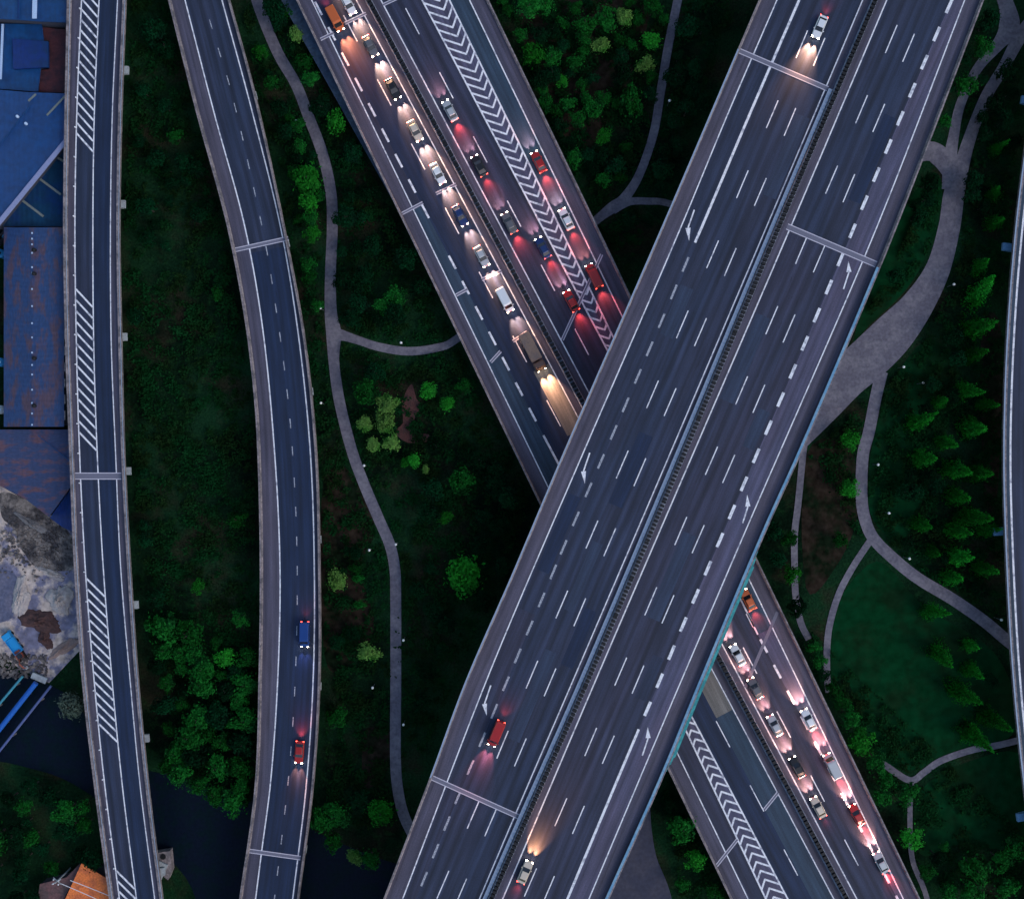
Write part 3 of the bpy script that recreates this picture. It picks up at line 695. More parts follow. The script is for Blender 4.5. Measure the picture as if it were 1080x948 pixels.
for y in (264, 289, 378, 428):
    p = P(36.5, y, zt-.05); m = MB(); m.tube([(p.x, p.y, zt-.3), (p.x, p.y, zt+.5), (p.x, p.y, zt+.75)], [.42, .42, .15], 12); m.build('roof_ventilator', DARK, rf)
for k, y in enumerate(range(246, 448, 17)):
    p = P(67.6, y+5, ze); m = MB(); m.box((p.x+.12, p.y, ze-.12), (.22, 1.9, .2)); m.build('gutter', CONC, b)
for k, y in enumerate(range(250, 440, 24)):
    p = P(67.5, y, ze); m = MB(); m.box((p.x-.38, p.y, 3.4), (.08, 1.6, 1.3)); m.build('window', GLASS, b)
b, rf = building('workshop', 'rust streaked blue roof whose ragged lower edge meets the sand yard', 'workshop', [(-60, 453), (74, 453), (75, 513), (51.5, 545), (28, 527), (0, 512), (-60, 470)], 4.6, RUST2)
roofbar('ridge_cap', b, (40, 459), (76, 488), 4.6, .2, .1, BLUE)
building('shed', 'small dark blue roof wedge below the rust streaked roof', 'shed', [(76, 513), (80, 562), (66, 556), (52.5, 546)], 3.6, BLUE2)
b, rf = building('house', 'orange roofed house at the lower left under two pale cables', 'house', [(86, 910), (119, 930), (134, 962), (110, 990), (64, 958)], 4.5, ORANGE_LIT)
building('shed', 'dull brown roof joining the orange roofed house', 'shed', [(63, 956), (86, 912), (84.5, 910), (70, 925), (42, 932), (35, 975), (60, 985)], 3.4, mat('brown_sheet', (.14, .07, .07), .8, .3, .4, (.09, .06, .06)))
# things squeezed left of the long hall
TANKM = mat('blue_tank_paint', (.02, .20, .42), .4, .15, .8)
for y, lab in ((246, 'teal blue tank standing left of the long rusty hall near its top'), (267, 'round blue tank left of the long rusty hall with a dark lid'), (382, 'pale blue tank left of the middle of the long hall'), (432, 'pale grey tank left of the lower end of the long hall')):
    p = P(-.5, y, 2.2); t = thing('water_tank', lab, 'tank', (p.x, p.y, 0))
    m = MB(); m.tube([(0, 0, 0), (0, 0, 2), (0, 0, 2.25)], [.95, .95, .6], 18); m.build('tank_shell', TANKM if y < 400 else CONC_P, t)
    m = MB(); m.tube([(0, 0, 2.25), (0, 0, 2.4)], .34, 12); m.build('lid', DARK if y == 267 else LIGHTM, t)

# ------------------------------------------------------------------ sand yard
SAND = mat('yard_sand', (.48, .40, .35), .95, .35, .14, (.15, .15, .22), c2lo=.46, c2hi=.54, bump=1)
flat('yard_ground', [(-120, 505), (0, 512), (50, 540), (84, 560), (90, 620), (88, 660), (84, 686), (52, 720), (40, 714), (20, 704), (0, 690), (-120, 660)], SAND, .06)
DEBRIS = mat('dark_rubble', (.06, .055, .058), .95, .4, .3, (.20, .175, .16), bump=1)
BROWNP = mat('brown_soil_heap', (.085, .045, .042), .95, .25, .5, (.06, .035, .035), bump=.8)
PALEP = mat('pale_sand_heap', (.42, .38, .36), .95, .12, .5, (.32, .29, .29), bump=.6)
BLUEG = mat('wet_grey_ground', (.09, .10, .16), .6, .25, .3, (.13, .13, .19))
flat('rubble_ground', smooth_poly([(0, 520), (20, 523), (48, 540), (76, 565), (80, 598), (60, 602), (42, 600), (30, 590), (22, 575), (12, 555), (2, 545)], 3), DEBRIS, .07)
flat('wet_yard_ground', smooth_poly([(-60, 600), (5, 600), (20, 615), (16, 640), (6, 655), (-60, 660)], 3), BLUEG, .075)
def heap(name, label, x, y, rx, ry, h, m, rot=0, seed=1):
    r_ = random.Random(seed); c_ = P(x, y, 0); k = CAM_H/F; ph = [r_.uniform(0, 6.28) for _ in range(6)]
    def rad(a): return 1+.16*math.sin(2*a+ph[0])+.12*math.sin(3*a+ph[1])+.07*math.sin(5*a+ph[2])
    rs = []; N = 56
    jag = [r_.uniform(-1, 1) for _ in range(N)]
    for i in range(16):
        f = 1-i/16; ring = []
        for j in range(N):
            a = 2*math.pi*j/N; rr = (rad(a)+.07*f*jag[j]+.05*math.sin(9*a+ph[4]))*f+.03*math.sin(3*a+i)*f
            zz = h*(1-f)**.9*(1+.22*math.sin(3*a+ph[3]+i*.5)+.12*math.sin(7*a+ph[5]-i))+.01+r_.uniform(0, .08)*(f < 1)
            X = rx*k*rr*math.cos(a); Y = ry*k*rr*math.sin(a); ca, sa = math.cos(rot), math.sin(rot)
            ring.append((X*ca-Y*sa, X*sa+Y*ca, zz))
        rs.append(ring)
    mb = MB(); mb.rings(rs); o = mb.build(name, m, smooth=True); o.location = (c_.x, c_.y, .05); return tag(o, label, 'heap')
heap('soil_heap', 'reddish brown soil heap in the middle of the sand yard', 43, 655, 19, 13, 1.5, BROWNP, -.3, 3)
heap('soil_heap', 'small dark brown heap touching the lower side of the large soil heap', 48, 674, 7, 10, 1.0, BROWNP, .3, 5)
heap('sand_heap', 'largest pale sand heap beside the slip road', 64, 632, 12, 17, 1.8, PALEP, .2, 8)
heap('sand_heap', 'long cream sand ridge at the left of the soil heap', 22, 630, 9, 22, 1.2, PALEP, -.2, 9)
heap('sand_heap', 'low cream sand bank along the lower right margin of the yard', 68, 683, 18, 6, 1.0, mat('buff_sand', (.26, .19, .17), .95, .2, .5), .65, 12)
heap('gravel_heap', 'narrow grey gravel ridge among dark rubble under the ragged roof', 34, 552, 18, 5, 1.0, mat('grey_gravel', (.17, .165, .17), .95, .3, 1.2), -.6, 14)
heap('sand_heap', 'narrow cream sand ridge in the upper part of the yard', 55, 605, 16, 4, .9, PALEP, -.35, 17)
# rubble stones: small countless debris
m = MB(); rr = random.Random(5)
for _ in range(900):
    x = rr.gauss(38, 20); y = rr.gauss(572, 18)
    if rr.random() < .35: x, y = rr.uniform(0, 50), rr.uniform(690, 715)
    if x > 82 or x < -10 or y < 520+x*.4: continue
    p = P(x, y, 0); s = rr.uniform(.15, .7); m.box((p.x, p.y, .06+s*.2), (s, s*rr.uniform(.4, 1), s*.5), rr.uniform(0, 3))
tag(m.build('rubble_stones', DEBRIS), kind='stuff')

# ------------------------------------------------------------------ pipes over the canal, slab, utility pole, outfall
def pipe(label, a, b, rad, m, z=2.2):
    A, B = P(*a, z), P(*b, z); t = thing('pipe', label, 'pipe')
    mb = MB(); mb.tube([A, B], rad, 12); mb.build('pipe_barrel', m, t)
    for k in (.15, .5, .85):
        p = A.lerp(B, k); mb = MB(); mb.box((p.x, p.y, (z-rad)/2), (.35, .35, z-rad)); mb.build('support', CONC_D, t)
    return t
pipe('thin cyan pipe over the canal, topmost of the three pipes', (-30, 777), (24, 713), .26, mat('cyan_pipe', (.04, .22, .30), .4, .1, 1))
pipe('thick blue pipe over the canal, middle of the three pipes', (-30, 806), (38, 720), .55, mat('blue_pipe', (.01, .10, .42), .4, .1, 1))
pipe('slim grey blue pipe over the canal, lowest of the three pipes', (-30, 829), (54, 723), .26, mat('grey_pipe', (.08, .11, .26), .5, .1, 1))
t = MB(); A = P(41, 715, 1.2); t.box((A.x, A.y, 1.0), (3.4, 1.3, .5), -.4)
tag(t.build('concrete_slab', CONC_P, bevel=.04), 'pale oblong concrete slab at the upper ends of the canal pipes', 'slab')
p = P(60, 929, 7); t = thing('utility_pole', 'pale utility pole beside the orange roof with two cables', 'utility pole', (p.x, p.y, 0))
m = MB(); m.tube([(0, 0, 0), (0, 0, 8)], [.2, .13], 10); m.build('pole', CONC_P, t)
for i_, a in enumerate((.5, -.7)):
    m = MB(); m.box((0, 0, 7.3-i_*.5), (2.2, .14, .14), a); m.build('crossarm', CONC_P, t)
for dx, dy in ((.6, .35), (-.6, -.35), (.5, -.5), (-.5, .5)):
    m = MB(); m.tube([(dx, dy, 7.3), (dx, dy, 7.55), (dx, dy, 7.7)], [.13, .16, .06], 8); m.build('insulator', WHITEM, t)
for a, b in (((62, 930.5), (150, 972)), ((74, 928), (160, 965))):
    A, B = P(*a, 6.6), P(*b, 6.9); o0 = Vector((p.x, p.y, 0)); m = MB()
    m.tube([A-o0+Vector((0, 0, -.5*math.sin(math.pi*k/8))) +(B-A)*(k/8) for k in range(9)], .075, 6); m.build('cable', WHITEM, t)
t = thing('outfall', 'angular concrete outfall block beside the slip road above the dark canal', 'outfall')
m = MB(); m.prism(outline([(160, 900), (179, 897), (181, 918), (177, 928), (170, 922), (160, 935)], 2.0), 0, 2.0); m.build('block', CONC, t)
m = MB(); m.prism(outline([(160, 922), (168, 908), (177, 912), (170, 928)], 2.3), 2.0, 2.4); m.build('ledge', CONC_P, t)
m = MB(); q = P(172, 903, 2); m.tube([(q.x, q.y, 2.0), (q.x, q.y, 2.12)], .6, 12); m.build('manhole', DARK, t)

# ------------------------------------------------------------------ path lamps
LAMPG = mat('lamp_globe', (.8, .8, .76), .3, .02, 1)
POLE = mat('lamp_pole', (.10, .11, .12), .5, .1, 1)
def lamp_proto():
    t = thing('path_lamp', '', 'lamp')
    m = MB(); m.tube([(0, 0, 0), (0, 0, .3), (0, 0, 3.2)], [.12, .07, .05], 8); m.build('pole', POLE, t)
    m = MB(); m.tube([(0, 0, 3.2), (0, 0, 3.35), (0, 0, 3.6), (0, 0, 3.75)], [.1, .27, .27, .1], 10); m.build('lamp_globe', LAMPG, t)
    return t
lp = lamp_proto(); first = True
for x, y, lab in ((384, 491, 'beside the long left path where it bends right'), (417.5, 574, 'beside the long left path below its bend'), (425.5, 675, 'beside the straight part of the long left path'),
                  (425.5, 764, 'right of the lowest straight part of the long left path'), (423, 361.5, 'above the branch path that leads under the highway'), (338, 325, 'left of the path fork'), (338.5, 425, 'left of the path, next below the fork'),
                  (389.5, 580, 'alone in dark grass left of the long left path'), (393, 725, 'alone in the grass near the second road'), (312.5, 128, 'at the path among the round trees near the top'),
                  (953, 387, 'right where the wide park road narrows'), (973.5, 404, 'alone on the dark lawn right of the park road fork'), (937.5, 541, 'on the lawn right of the bending side path'), (926, 490, 'beside the top of the side path right of the park road'),
                  (1006, 300, 'on the grass right of the wide park road'), (1056, 653.5, 'where the side path meets the right margin road'), (959, 589, 'above the side path under a clipped tree'), (706, 106.5, 'right of the top middle path'), (1049, 110, 'among the trees at the upper right')):
    p = P(x, y, 3.4); o = lp if first else copy_tree(lp); first = False
    o.location = (p.x, p.y, 0); tag(o, 'garden lamp '+lab, 'lamp', 'garden lamps along the footpaths')

# ------------------------------------------------------------------ vehicles
TYRE = mat('tyre_rubber', (.01, .01, .011), .8, .1, 3); RIM = mat('alloy_rim', (.4, .4, .42), .35, .05, 3, metal=.8)
WIND = mat('car_glass', (.012, .015, .02), .08, .05, 1, spec=.8)
HEADM = mat('headlamp_lens', (.9, .85, .75), .2, 0, 1, emit=(1, .82, .62), estr=24)
TAILM = mat('tail_lamp_lens', (.5, .02, .02), .3, 0, 1, emit=(1, .06, .04), estr=9)
PAINT = {}
def paint(name, c):
    if name not in PAINT: PAINT[name] = mat('car_paint_'+name, c, .28, .04, 2, spec=.6, metal=.15)
    return PAINT[name]
def ring(x, hw, z0, z1):
    c_ = .16*hw
    return [(x, -hw, z0), (x, hw, z0), (x, hw, z1-c_), (x, hw-c_, z1), (x, -hw+c_, z1), (x, -hw, z1-c_)]
MESHC = {}
def vehicle(kind, pm, label, cat, x, y, z, f, down, head=(1, .52, .30), hw=1.0, tw=1.0, group='vehicles driving on the elevated roads'):
    """stands on the road whose lane centre is f(y); down: drives towards the bottom of the photograph"""
    a, b_ = P(f(y-6), y-6, z), P(f(y+6), y+6, z); d = (b_-a) if down else (a-b_)
    p = P(x if x is not None else f(y), y, z)
    hw *= random.uniform(.75, 1.3); tw *= random.uniform(.6, 1.35)
    t = thing({'car': 'car', 'van': 'van', 'truck': 'truck'}[kind], label, cat, (p.x, p.y, z+.012), math.atan2(d.y, d.x), group)
    def part(nm, key, fn, m, par=None, loc=None, bevel=0, smooth=False):
        kk = (kind, key, m.name)
        if kk in MESHC: o = bpy.data.objects.new(nm, MESHC[kk]); COL.objects.link(o)
        else:
            mb = MB(); fn(mb); o = mb.build(nm, m, None, bevel=bevel, smooth=smooth); MESHC[kk] = o.data
        o.parent = par or t
        if loc: o.location = loc
        return o
    if kind == 'car':
        L, Wd, wb, fx, rx, hz, rz_ = 4.6, .9, 1.38, 2.22, -2.24, .62, .72
        part('body', 'b', lambda m: m.rings([ring(-2.3, .76, .35, .84), ring(-2.12, .88, .24, .96), ring(-1.2, .91, .2, 1.0), ring(.9, .91, .2, .98), ring(1.9, .87, .22, .82), ring(2.2, .8, .28, .72), ring(2.32, .66, .36, .6)]), pm, bevel=.02)
        part('windows', 'g', lambda m: m.prism([(-1.85, -.76), (1.05, -.78), (1.05, .78), (-1.85, .76)], .94, 1.40, [(-1.15, -.6), (.2, -.62), (.2, .62), (-1.15, .6)]), WIND)
        part('roof', 'r', lambda m: m.prism([(-1.25, -.64), (.3, -.66), (.3, .66), (-1.25, .64)], 1.385, 1.46, [(-1.1, -.55), (.12, -.57), (.12, .57), (-1.1, .55)]), pm)
        for s in (-1, 1): part('mirror', 'm', lambda m: m.box((0, 0, 0), (.16, .2, .14)), pm, loc=(.75, s*1.0, 1.0))
    elif kind == 'van':
        L, Wd, wb, fx, rx, hz, rz_ = 5.2, .95, 1.6, 2.55, -2.58, .75, .95
        part('body', 'b', lambda m: m.rings([ring(-2.6, .9, .4, 1.95), ring(-2.4, .95, .28, 2.15), ring(1.0, .96, .25, 2.15), ring(1.35, .95, .25, 2.0), ring(1.9, .92, .25, 1.15), ring(2.5, .86, .28, .95), ring(2.62, .78, .36, .8)]), pm, bevel=.02)
        part('windscreen', 'g', lambda m: m.face([(1.42, -.8, 1.96), (1.42, .8, 1.96), (1.97, .78, 1.2), (1.97, -.78, 1.2)][::-1]), WIND)
        for s in (-1, 1):
            part('side_window', 'sw', lambda m: m.box((0, 0, 0), (3.0, .02, .5)), WIND, loc=(-.5, s*.97, 1.6))
            part('mirror', 'm', lambda m: m.box((0, 0, 0), (.16, .24, .24)), pm, loc=(1.7, s*1.07, 1.3))
    else:
        L, Wd, wb, fx, rx, hz, rz_ = 8.4, 1.15, 2.9, 4.12, -4.22, .8, .8
        part('cab', 'b', lambda m: m.rings([ring(2.3, 1.1, .5, 2.5), ring(2.5, 1.15, .45, 2.6), ring(3.5, 1.15, .45, 2.55), ring(4.1, 1.1, .45, 1.5), ring(4.2, 1.05, .5, 1.2)]), pm, bevel=.02)
        part('windscreen', 'g', lambda m: m.face([(3.66, -.98, 2.4), (3.66, .98, 2.4), (4.12, .98, 1.6), (4.12, -.98, 1.6)][::-1]), WIND)
        part('chassis', 'c', lambda m: m.box((-.6, 0, .75), (7.2, .9, .25)), DARK)
        part('cargo_box', 'k', lambda m: m.box((-1.15, 0, 2.05), (6.2, 2.35, 2.3)), mat('truck_cargo_'+pm.name, (.19, .13, .10), .7, .15, .8, (.15, .11, .1)) if 'brown' in pm.name else pm, bevel=.03)
        for s in (-1, 1): part('mirror', 'm', lambda m: m.box((0, 0, 0), (.14, .22, .4)), DARK, loc=(3.9, s*1.3, 1.7))
    wr = .33 if kind != 'truck' else .48
    for sx in ((-1, 1) if kind != 'truck' else (-1, -.6, 1.15)):
        for sy in (-1, 1):
            def wf(m):
                for k in range(1):
                    rs = []
                    for yy, r in ((-.1, wr*.9), (-.08, wr), (.08, wr), (.1, wr*.9)):
                        rs.append([(r*math.cos(q*math.pi/9), yy, r*math.sin(q*math.pi/9)) for q in range(18)])
                    m.rings(rs)
            def rf_(m):
                rs = [[(r*math.cos(q*math.pi/6), yy, r*math.sin(q*math.pi/6)) for q in range(12)] for yy, r in ((-.11, wr*.55), (.11, wr*.55))]; m.rings(rs)
            wo = part('wheel', 'w', wf, TYRE, loc=(sx*wb, sy*(Wd-.06), wr)); part('rim', 'ri', rf_, RIM, par=wo, loc=(0, 0, 0))
    for s in (-1, 1):
        h_ = part('headlight', 'hl', lambda m: m.box((0, 0, 0), (.26, .34, .16)), HEADM, loc=(fx, s*Wd*.68, hz), bevel=.02)
        part('tail_light', 'tl', lambda m: m.box((0, 0, 0), (.14, .34, .16)), TAILM, loc=(rx, s*Wd*.76, rz_+.05), bevel=.02)
        ld = bpy.data.lights.new('headlight_beam', 'SPOT'); ld.energy = HEAD_W*hw; ld.color = head; ld.spot_size = R(52); ld.spot_blend = 1; ld.shadow_soft_size = .12
        lo_ = bpy.data.objects.new('headlight_beam', ld); COL.objects.link(lo_); lo_.parent = h_; lo_.location = (.3, 0, .05)
        lo_.rotation_euler = (0, R(-90+9), 0)
    ld = bpy.data.lights.new('tail_light_glow', 'SPOT'); ld.energy = TAIL_W*tw; ld.color = (1, .06, .05); ld.spot_size = R(80); ld.spot_blend = 1; ld.shadow_soft_size = .3
    lo_ = bpy.data.objects.new('tail_light_glow', ld); COL.objects.link(lo_); lo_.parent = t; lo_.location = (rx-.35, 0, rz_+.2); lo_.rotation_euler = (0, R(90-24), 0)
    return t
W_, S_, B_, K_, RD, BL, OR, BR, GY, CH = [paint(*a) for a in (('white', (.75, .75, .76)), ('silver', (.42, .43, .45)), ('navy', (.01, .03, .12)), ('black', (.012, .012, .014)), ('red', (.38, .015, .015)), ('blue', (.008, .045, .20)), ('orange', (.55, .12, .03)), ('brown', (.11, .06, .045)), ('grey', (.12, .12, .13)), ('cream', (.6, .5, .4)))]
l2 = lin(364.5, .530); l1 = lin(342.5, .528); q1 = lin(412.3, .529); q2 = lin(434, .529); q3 = lin(484.6, .4848); q4 = lin(468.5, .506)
HG = 'vehicles on the lower highway'
for y, k, pm, lab in ((-40, 'car', S_, 'silver car at the top margin in the lane left of the lower median'), (6, 'car', W_, 'white car highest in the bright queue beside the lower median'), (50, 'car', GY, 'grey car behind the black one at the top of the bright queue'),
                      (95, 'car', K_, 'black car in the bright queue, third one fully in view'), (139, 'car', CH, 'cream car directly below the black one in the bright queue'), (184, 'car', W_, 'white car between the cream car and the navy car in the bright queue'),
                      (228, 'car', B_, 'navy car in the middle of the bright queue on the lower highway'), (271, 'car', S_, 'silver car just behind the white van in the bright queue'), (317, 'van', W_, 'white van with headlights on behind the brown box truck')):
    vehicle(k, pm, lab, k, None, y, ZH, l2, True, group=HG, hw=1.0, tw=.2)
vehicle('truck', BR, 'brown box truck just above the bridge shadow on the lower highway', 'truck', None, 372, ZH, l2, True, group=HG, hw=.7, tw=.3)
vehicle('van', OR, 'orange van in the outer lane at the top of the lower highway', 'van', None, 22, ZH, l1, True, group=HG, head=(1, .25, .09), hw=1.0, tw=.6)
for x, y, k, pm, f, lab in ((None, 118, 'car', S_, q1, 'silver car with red tail lights driving up beside the median slats'), (None, 176, 'car', K_, q1, 'black car following the silver one up beside the median'),
                            (None, 236, 'car', GY, q1, 'grey car lowest in the lane right of the upper median'), (None, 262, 'car', B_, q2, 'navy car in the lane touching the chevron strip'), (None, 318, 'car', RD, q2, 'red car left of the chevrons just above the bridge'),
                            (None, 172, 'car', RD, q3, 'red car right of the chevron strip, uppermost there'), (None, 232, 'car', W_, q3, 'white car with tail lights between the two red vehicles'), (None, 292, 'van', RD, q3, 'red van right of the chevrons beside the bridge edge')):
    vehicle(k, pm, lab, k, x, y, ZH, f, False, group=HG, head=(1, .22, .16) if k == 'van' else (1, .45, .4), hw=.22, tw=1.6)
for x, y, k, pm, f, lab in ((None, 690, 'car', W_, q1, 'white car coming out below the bridge beside the lower median'), (None, 725, 'car', GY, q1, 'grey car between the white and the silver car below the bridge'), (None, 764, 'car', S_, q1, 'silver car halfway down the median lane below the bridge'), (None, 808, 'car', K_, q1, 'black car second lowest in the median lane below the bridge'), (None, 850, 'car', CH, q1, 'cream car lowest in the median lane below the bridge'),
                            (None, 632, 'car', OR, q4, 'orange car next to the teal net at the bridge edge'), (None, 758, 'car', W_, q4, 'white car first in the right hand queue below the bridge'), (None, 806, 'van', S_, q4, 'silver van second in the right hand queue below the bridge'),
                            (None, 858, 'car', RD, q4, 'red car third in the right hand queue near the right edge shrubs'), (None, 908, 'car', S_, q4, 'silver car last in the right hand queue at the lower margin')):
    vehicle(k, pm, lab, k, x, y, ZH, f, False, group=HG, head=(1, .48, .36), hw=.42 if f is q4 else .45, tw=.9 if f is q4 else .2)
m23 = lambda y: (d2(y)+d3(y))/2; m12 = lambda y: (d1(y)+d2(y))/2; me1 = lambda y: (e1(y)+mmr(y))/2
vehicle('car', W_, 'white car with warm headlights at the top of the diagonal bridge', 'car', None, 30, ZM, m23, True, head=(1, .5, .28), group='vehicles on the diagonal bridge', hw=.9, tw=.3)
vehicle('van', RD, 'red van on the left half of the diagonal bridge above its lower joint', 'van', None, 772, ZM, m12, True, head=(1, .2, .2), group='vehicles on the diagonal bridge', hw=.35, tw=.5)
vehicle('car', CH, 'cream car at the lower margin on the right half of the diagonal bridge', 'car', None, 918, ZM, me1, False, head=(1, .42, .16), group='vehicles on the diagonal bridge', hw=.6, tw=.3)
f2 = lambda y: (r2d(y)+r2c(y))/2
vehicle('van', BL, 'blue van above the red car on the second road from the left', 'van', None, 668, Z2, f2, True, head=(.3, .35, .8), group='vehicles on the second road from the left', hw=.06, tw=.1)
vehicle('car', RD, 'red car below the blue van on the second road from the left', 'car', None, 792, Z2, f2, True, head=(1, .3, .15), group='vehicles on the second road from the left', hw=.3, tw=.8)

# tipper and excavator in the yard
p = P(11, 678, 2); t = thing('tipper_truck', 'small bright blue tipper truck at the lower left corner of the sand yard', 'truck', (p.x, p.y, .06), 2.2)
TB = mat('bright_blue_paint', (.02, .28, .60), .4, .15, 2)
m = MB(); m.rings([ring(1.0, .9, .5, 2.0), ring(1.2, .95, .5, 2.1), ring(2.2, .95, .5, 2.05), ring(2.6, .9, .5, 1.3)]); m.build('cab', TB, t, bevel=.02)
m = MB(); m.face([(2.28, -.8, 1.98), (2.28, .8, 1.98), (2.6, .8, 1.38), (2.6, -.8, 1.38)][::-1]); m.build('windscreen', WIND, t)
m = MB(); m.box((-.9, 0, .95), (3.6, 2.0, .12)); m.box((-.9, .97, 1.3), (3.6, .07, .6)); m.box((-.9, -.97, 1.3), (3.6, .07, .6)); m.box((-2.67, 0, 1.3), (.07, 1.86, .6)); m.box((.87, 0, 1.35), (.07, 1.86, .7)); m.build('tipper_bed', TB, t)
for sx in (-1.8, -.2, 1.7):
    for sy in (-.85, .85):
        m = MB(); m.rings([[(.42*math.cos(q*math.pi/8)+sx, sy+yy, .45+.42*math.sin(q*math.pi/8)) for q in range(16)] for yy in (-.14, .14)]); m.build('wheel', TYRE, t)
p = P(19.5, 692, 1.5); t = thing('excavator', 'rust red mini excavator right beside the bright blue tipper truck', 'excavator', (p.x, p.y, .06), -1.0)
EX = mat('excavator_paint', (.28, .07, .04), .5, .2, 2)
for s in (-1, 1):
    m = MB(); m.box((0, s*.75, .3), (2.4, .4, .6)); m.build('track', TYRE, t, bevel=.08)
m = MB(); m.box((-.3, 0, .95), (1.9, 1.5, .6)); m.build('body', EX, t, bevel=.05)
m = MB(); m.box((.15, .35, 1.75), (1.0, .75, 1.0)); m.build('cab', WIND, t, bevel=.04)
m = MB(); m.tube([(.6, -.35, 1.1), (1.6, -.35, 2.3), (2.7, -.35, 1.6)], .14, 6); m.build('boom', EX, t)
m = MB(); m.tube([(2.7, -.35, 1.6), (2.9, -.35, .5)], .1, 6); m.build('stick', EX, t)
m = MB(); m.prism([(2.6, -.65), (3.2, -.65), (3.2, -.05), (2.6, -.05)], .1, .5); m.build('bucket', CONC_P, t)

# ------------------------------------------------------------------ trees
BARK = mat('bark', (.05, .04, .035), .9, .3, 2)
LEAF = {
 'bright': mat('leaves_bright', (.018, .22, .018), .7, .4, .5, (.012, .13, .014), objrand=.45, spec=.03, translucent=.3),
 'pale': mat('leaves_pale', (.13, .28, .06), .7, .3, .5, (.05, .19, .03), objrand=.2, spec=.03, translucent=.3),
 'mid': mat('leaves_mid', (.008, .105, .014), .75, .45, .5, (.006, .055, .012), objrand=.45, spec=.03, translucent=.25),
 'dark': mat('leaves_dark', (.002, .030, .010), .8, .45, .5, (.002, .015, .007), objrand=.5, spec=.03, translucent=.2),
 'willow': mat('leaves_grey', (.085, .12, .095), .7, .3, .5, (.05, .08, .06), objrand=.1, spec=.03, translucent=.3),
 'conifer': mat('leaves_conifer', (.008, .15, .011), .75, .45, .5, (.005, .075, .012), objrand=.5, spec=.03, translucent=.25),
}
def leaf_mesh(name, kind, seed):
    """unit crown, radius about 1, built from many small leaf faces gathered in clumps"""
    r_ = np.random.default_rng(seed); pts = []; nrm = []
    if kind == 'conifer':
        for tier in range(9):
            h = tier/8; rad = 1.0*(1-h)**.85+.07; nb = int(5+9*(1-h)); a0 = r_.uniform(0, 6)
            for b_ in range(nb):
                a = a0+2*math.pi*b_/nb+r_.normal(0, .15); rr = rad*r_.uniform(.5, 1.35)
                for k in range(int(9+30*rad)):
                    s = r_.uniform(.1, 1); sp = .05+.18*rr*(1.2-s)
                    pts.append((math.cos(a)*rr*s+r_.normal(0, sp), math.sin(a)*rr*s+r_.normal(0, sp), h*3.0-.2*rr*s+r_.normal(0, .16)))
        size = .085
    else:
        nc = 26; cl = []
        for k in range(nc):
            v = r_.normal(0, 1, 3); v /= np.linalg.norm(v); v[2] = abs(v[2])*.9-.15 if r_.random() < .8 else v[2]
            q = v*r_.uniform(.35, .80); q[2] *= .8; cl.append((q, r_.uniform(.18, .36)))
        for q, cr in cl:
            for k in range(46):
                v = r_.normal(0, 1, 3); v /= np.linalg.norm(v); pts.append(tuple(q+v*cr*r_.uniform(.6, 1.08)))
        for k in range(130):
            v = r_.normal(0, 1, 3); v /= np.linalg.norm(v); pts.append(tuple(v*np.array([1, 1, .8])*r_.uniform(.3, 1.05)))
        size = .085
    pts = np.array(pts, dtype=np.float64); n = len(pts)
    u = r_.normal(0, 1, (n, 3)); up_ = pts.copy(); up_[:, 2] += .35; up_ /= np.linalg.norm(up_, axis=1)[:, None]+1e-6
    nn = up_*.8+r_.normal(0, .45, (n, 3)); nn /= np.linalg.norm(nn, axis=1)[:, None]
    u = np.cross(nn, u); u /= np.linalg.norm(u, axis=1)[:, None]; v = np.cross(nn, u)
    s = size*r_.uniform(.6, 1.35, (n, 1))
    vs = np.stack([pts-u*s, pts-v*s*.6, pts+u*s, pts+v*s*.6], 1).reshape(-1, 3)
    me = bpy.data.meshes.new(name); me.vertices.add(n*4); me.vertices.foreach_set('co', vs.ravel())
    me.loops.add(n*4); me.loops.foreach_set('vertex_index', np.arange(n*4)); me.polygons.add(n)
    me.polygons.foreach_set('loop_start', np.arange(n)*4); me.update(calc_edges=True); me.validate()
    return me
CROWNS = {}
for k in LEAF:
    CROWNS[k] = []
    for i in range(4):
        me = leaf_mesh('crown', k, 100+17*i+hash(k) % 7*0+len(k)*31); me.materials.append(LEAF[k]); CROWNS[k].append(me)
def trunk_mesh(seed, tall):
    r_ = random.Random(seed); m = MB(); H = 1.0
    m.tube([(0, 0, 0), (.01, 0, .12), (.02, .01, .5), (0, .02, 1.0)], [.075, .05, .038, .015], 8)
    for k in range(5):
        a = k*1.26+r_.uniform(-.3, .3); z = .45+.09*k; L = .32*(1.1-z)
        m.tube([(0, 0, z), (math.cos(a)*L, math.sin(a)*L, z+.12), (math.cos(a)*L*1.7, math.sin(a)*L*1.7, z+.17)], [.022, .014, .005], 5)
    o = m.build('trunk', BARK); me = o.data; bpy.data.objects.remove(o); return me
TRUNKS = [trunk_mesh(i, 1) for i in range(3)]
def near_path(x, y, r):
    return any((x-a)**2+(y-b)**2 < (r*.7+c)**2 for a, b, c in PATHS)
def under_road(x, y, r, zt):
    X = P(x, y, zt*.6)
    for fl, fr, z in ROADS:
        xx, yy = px_at(X.x, X.y, z)
        if fl(yy)-r*1.15 < xx < fr(yy)+r*1.15: return True
    return False
NT = [0]
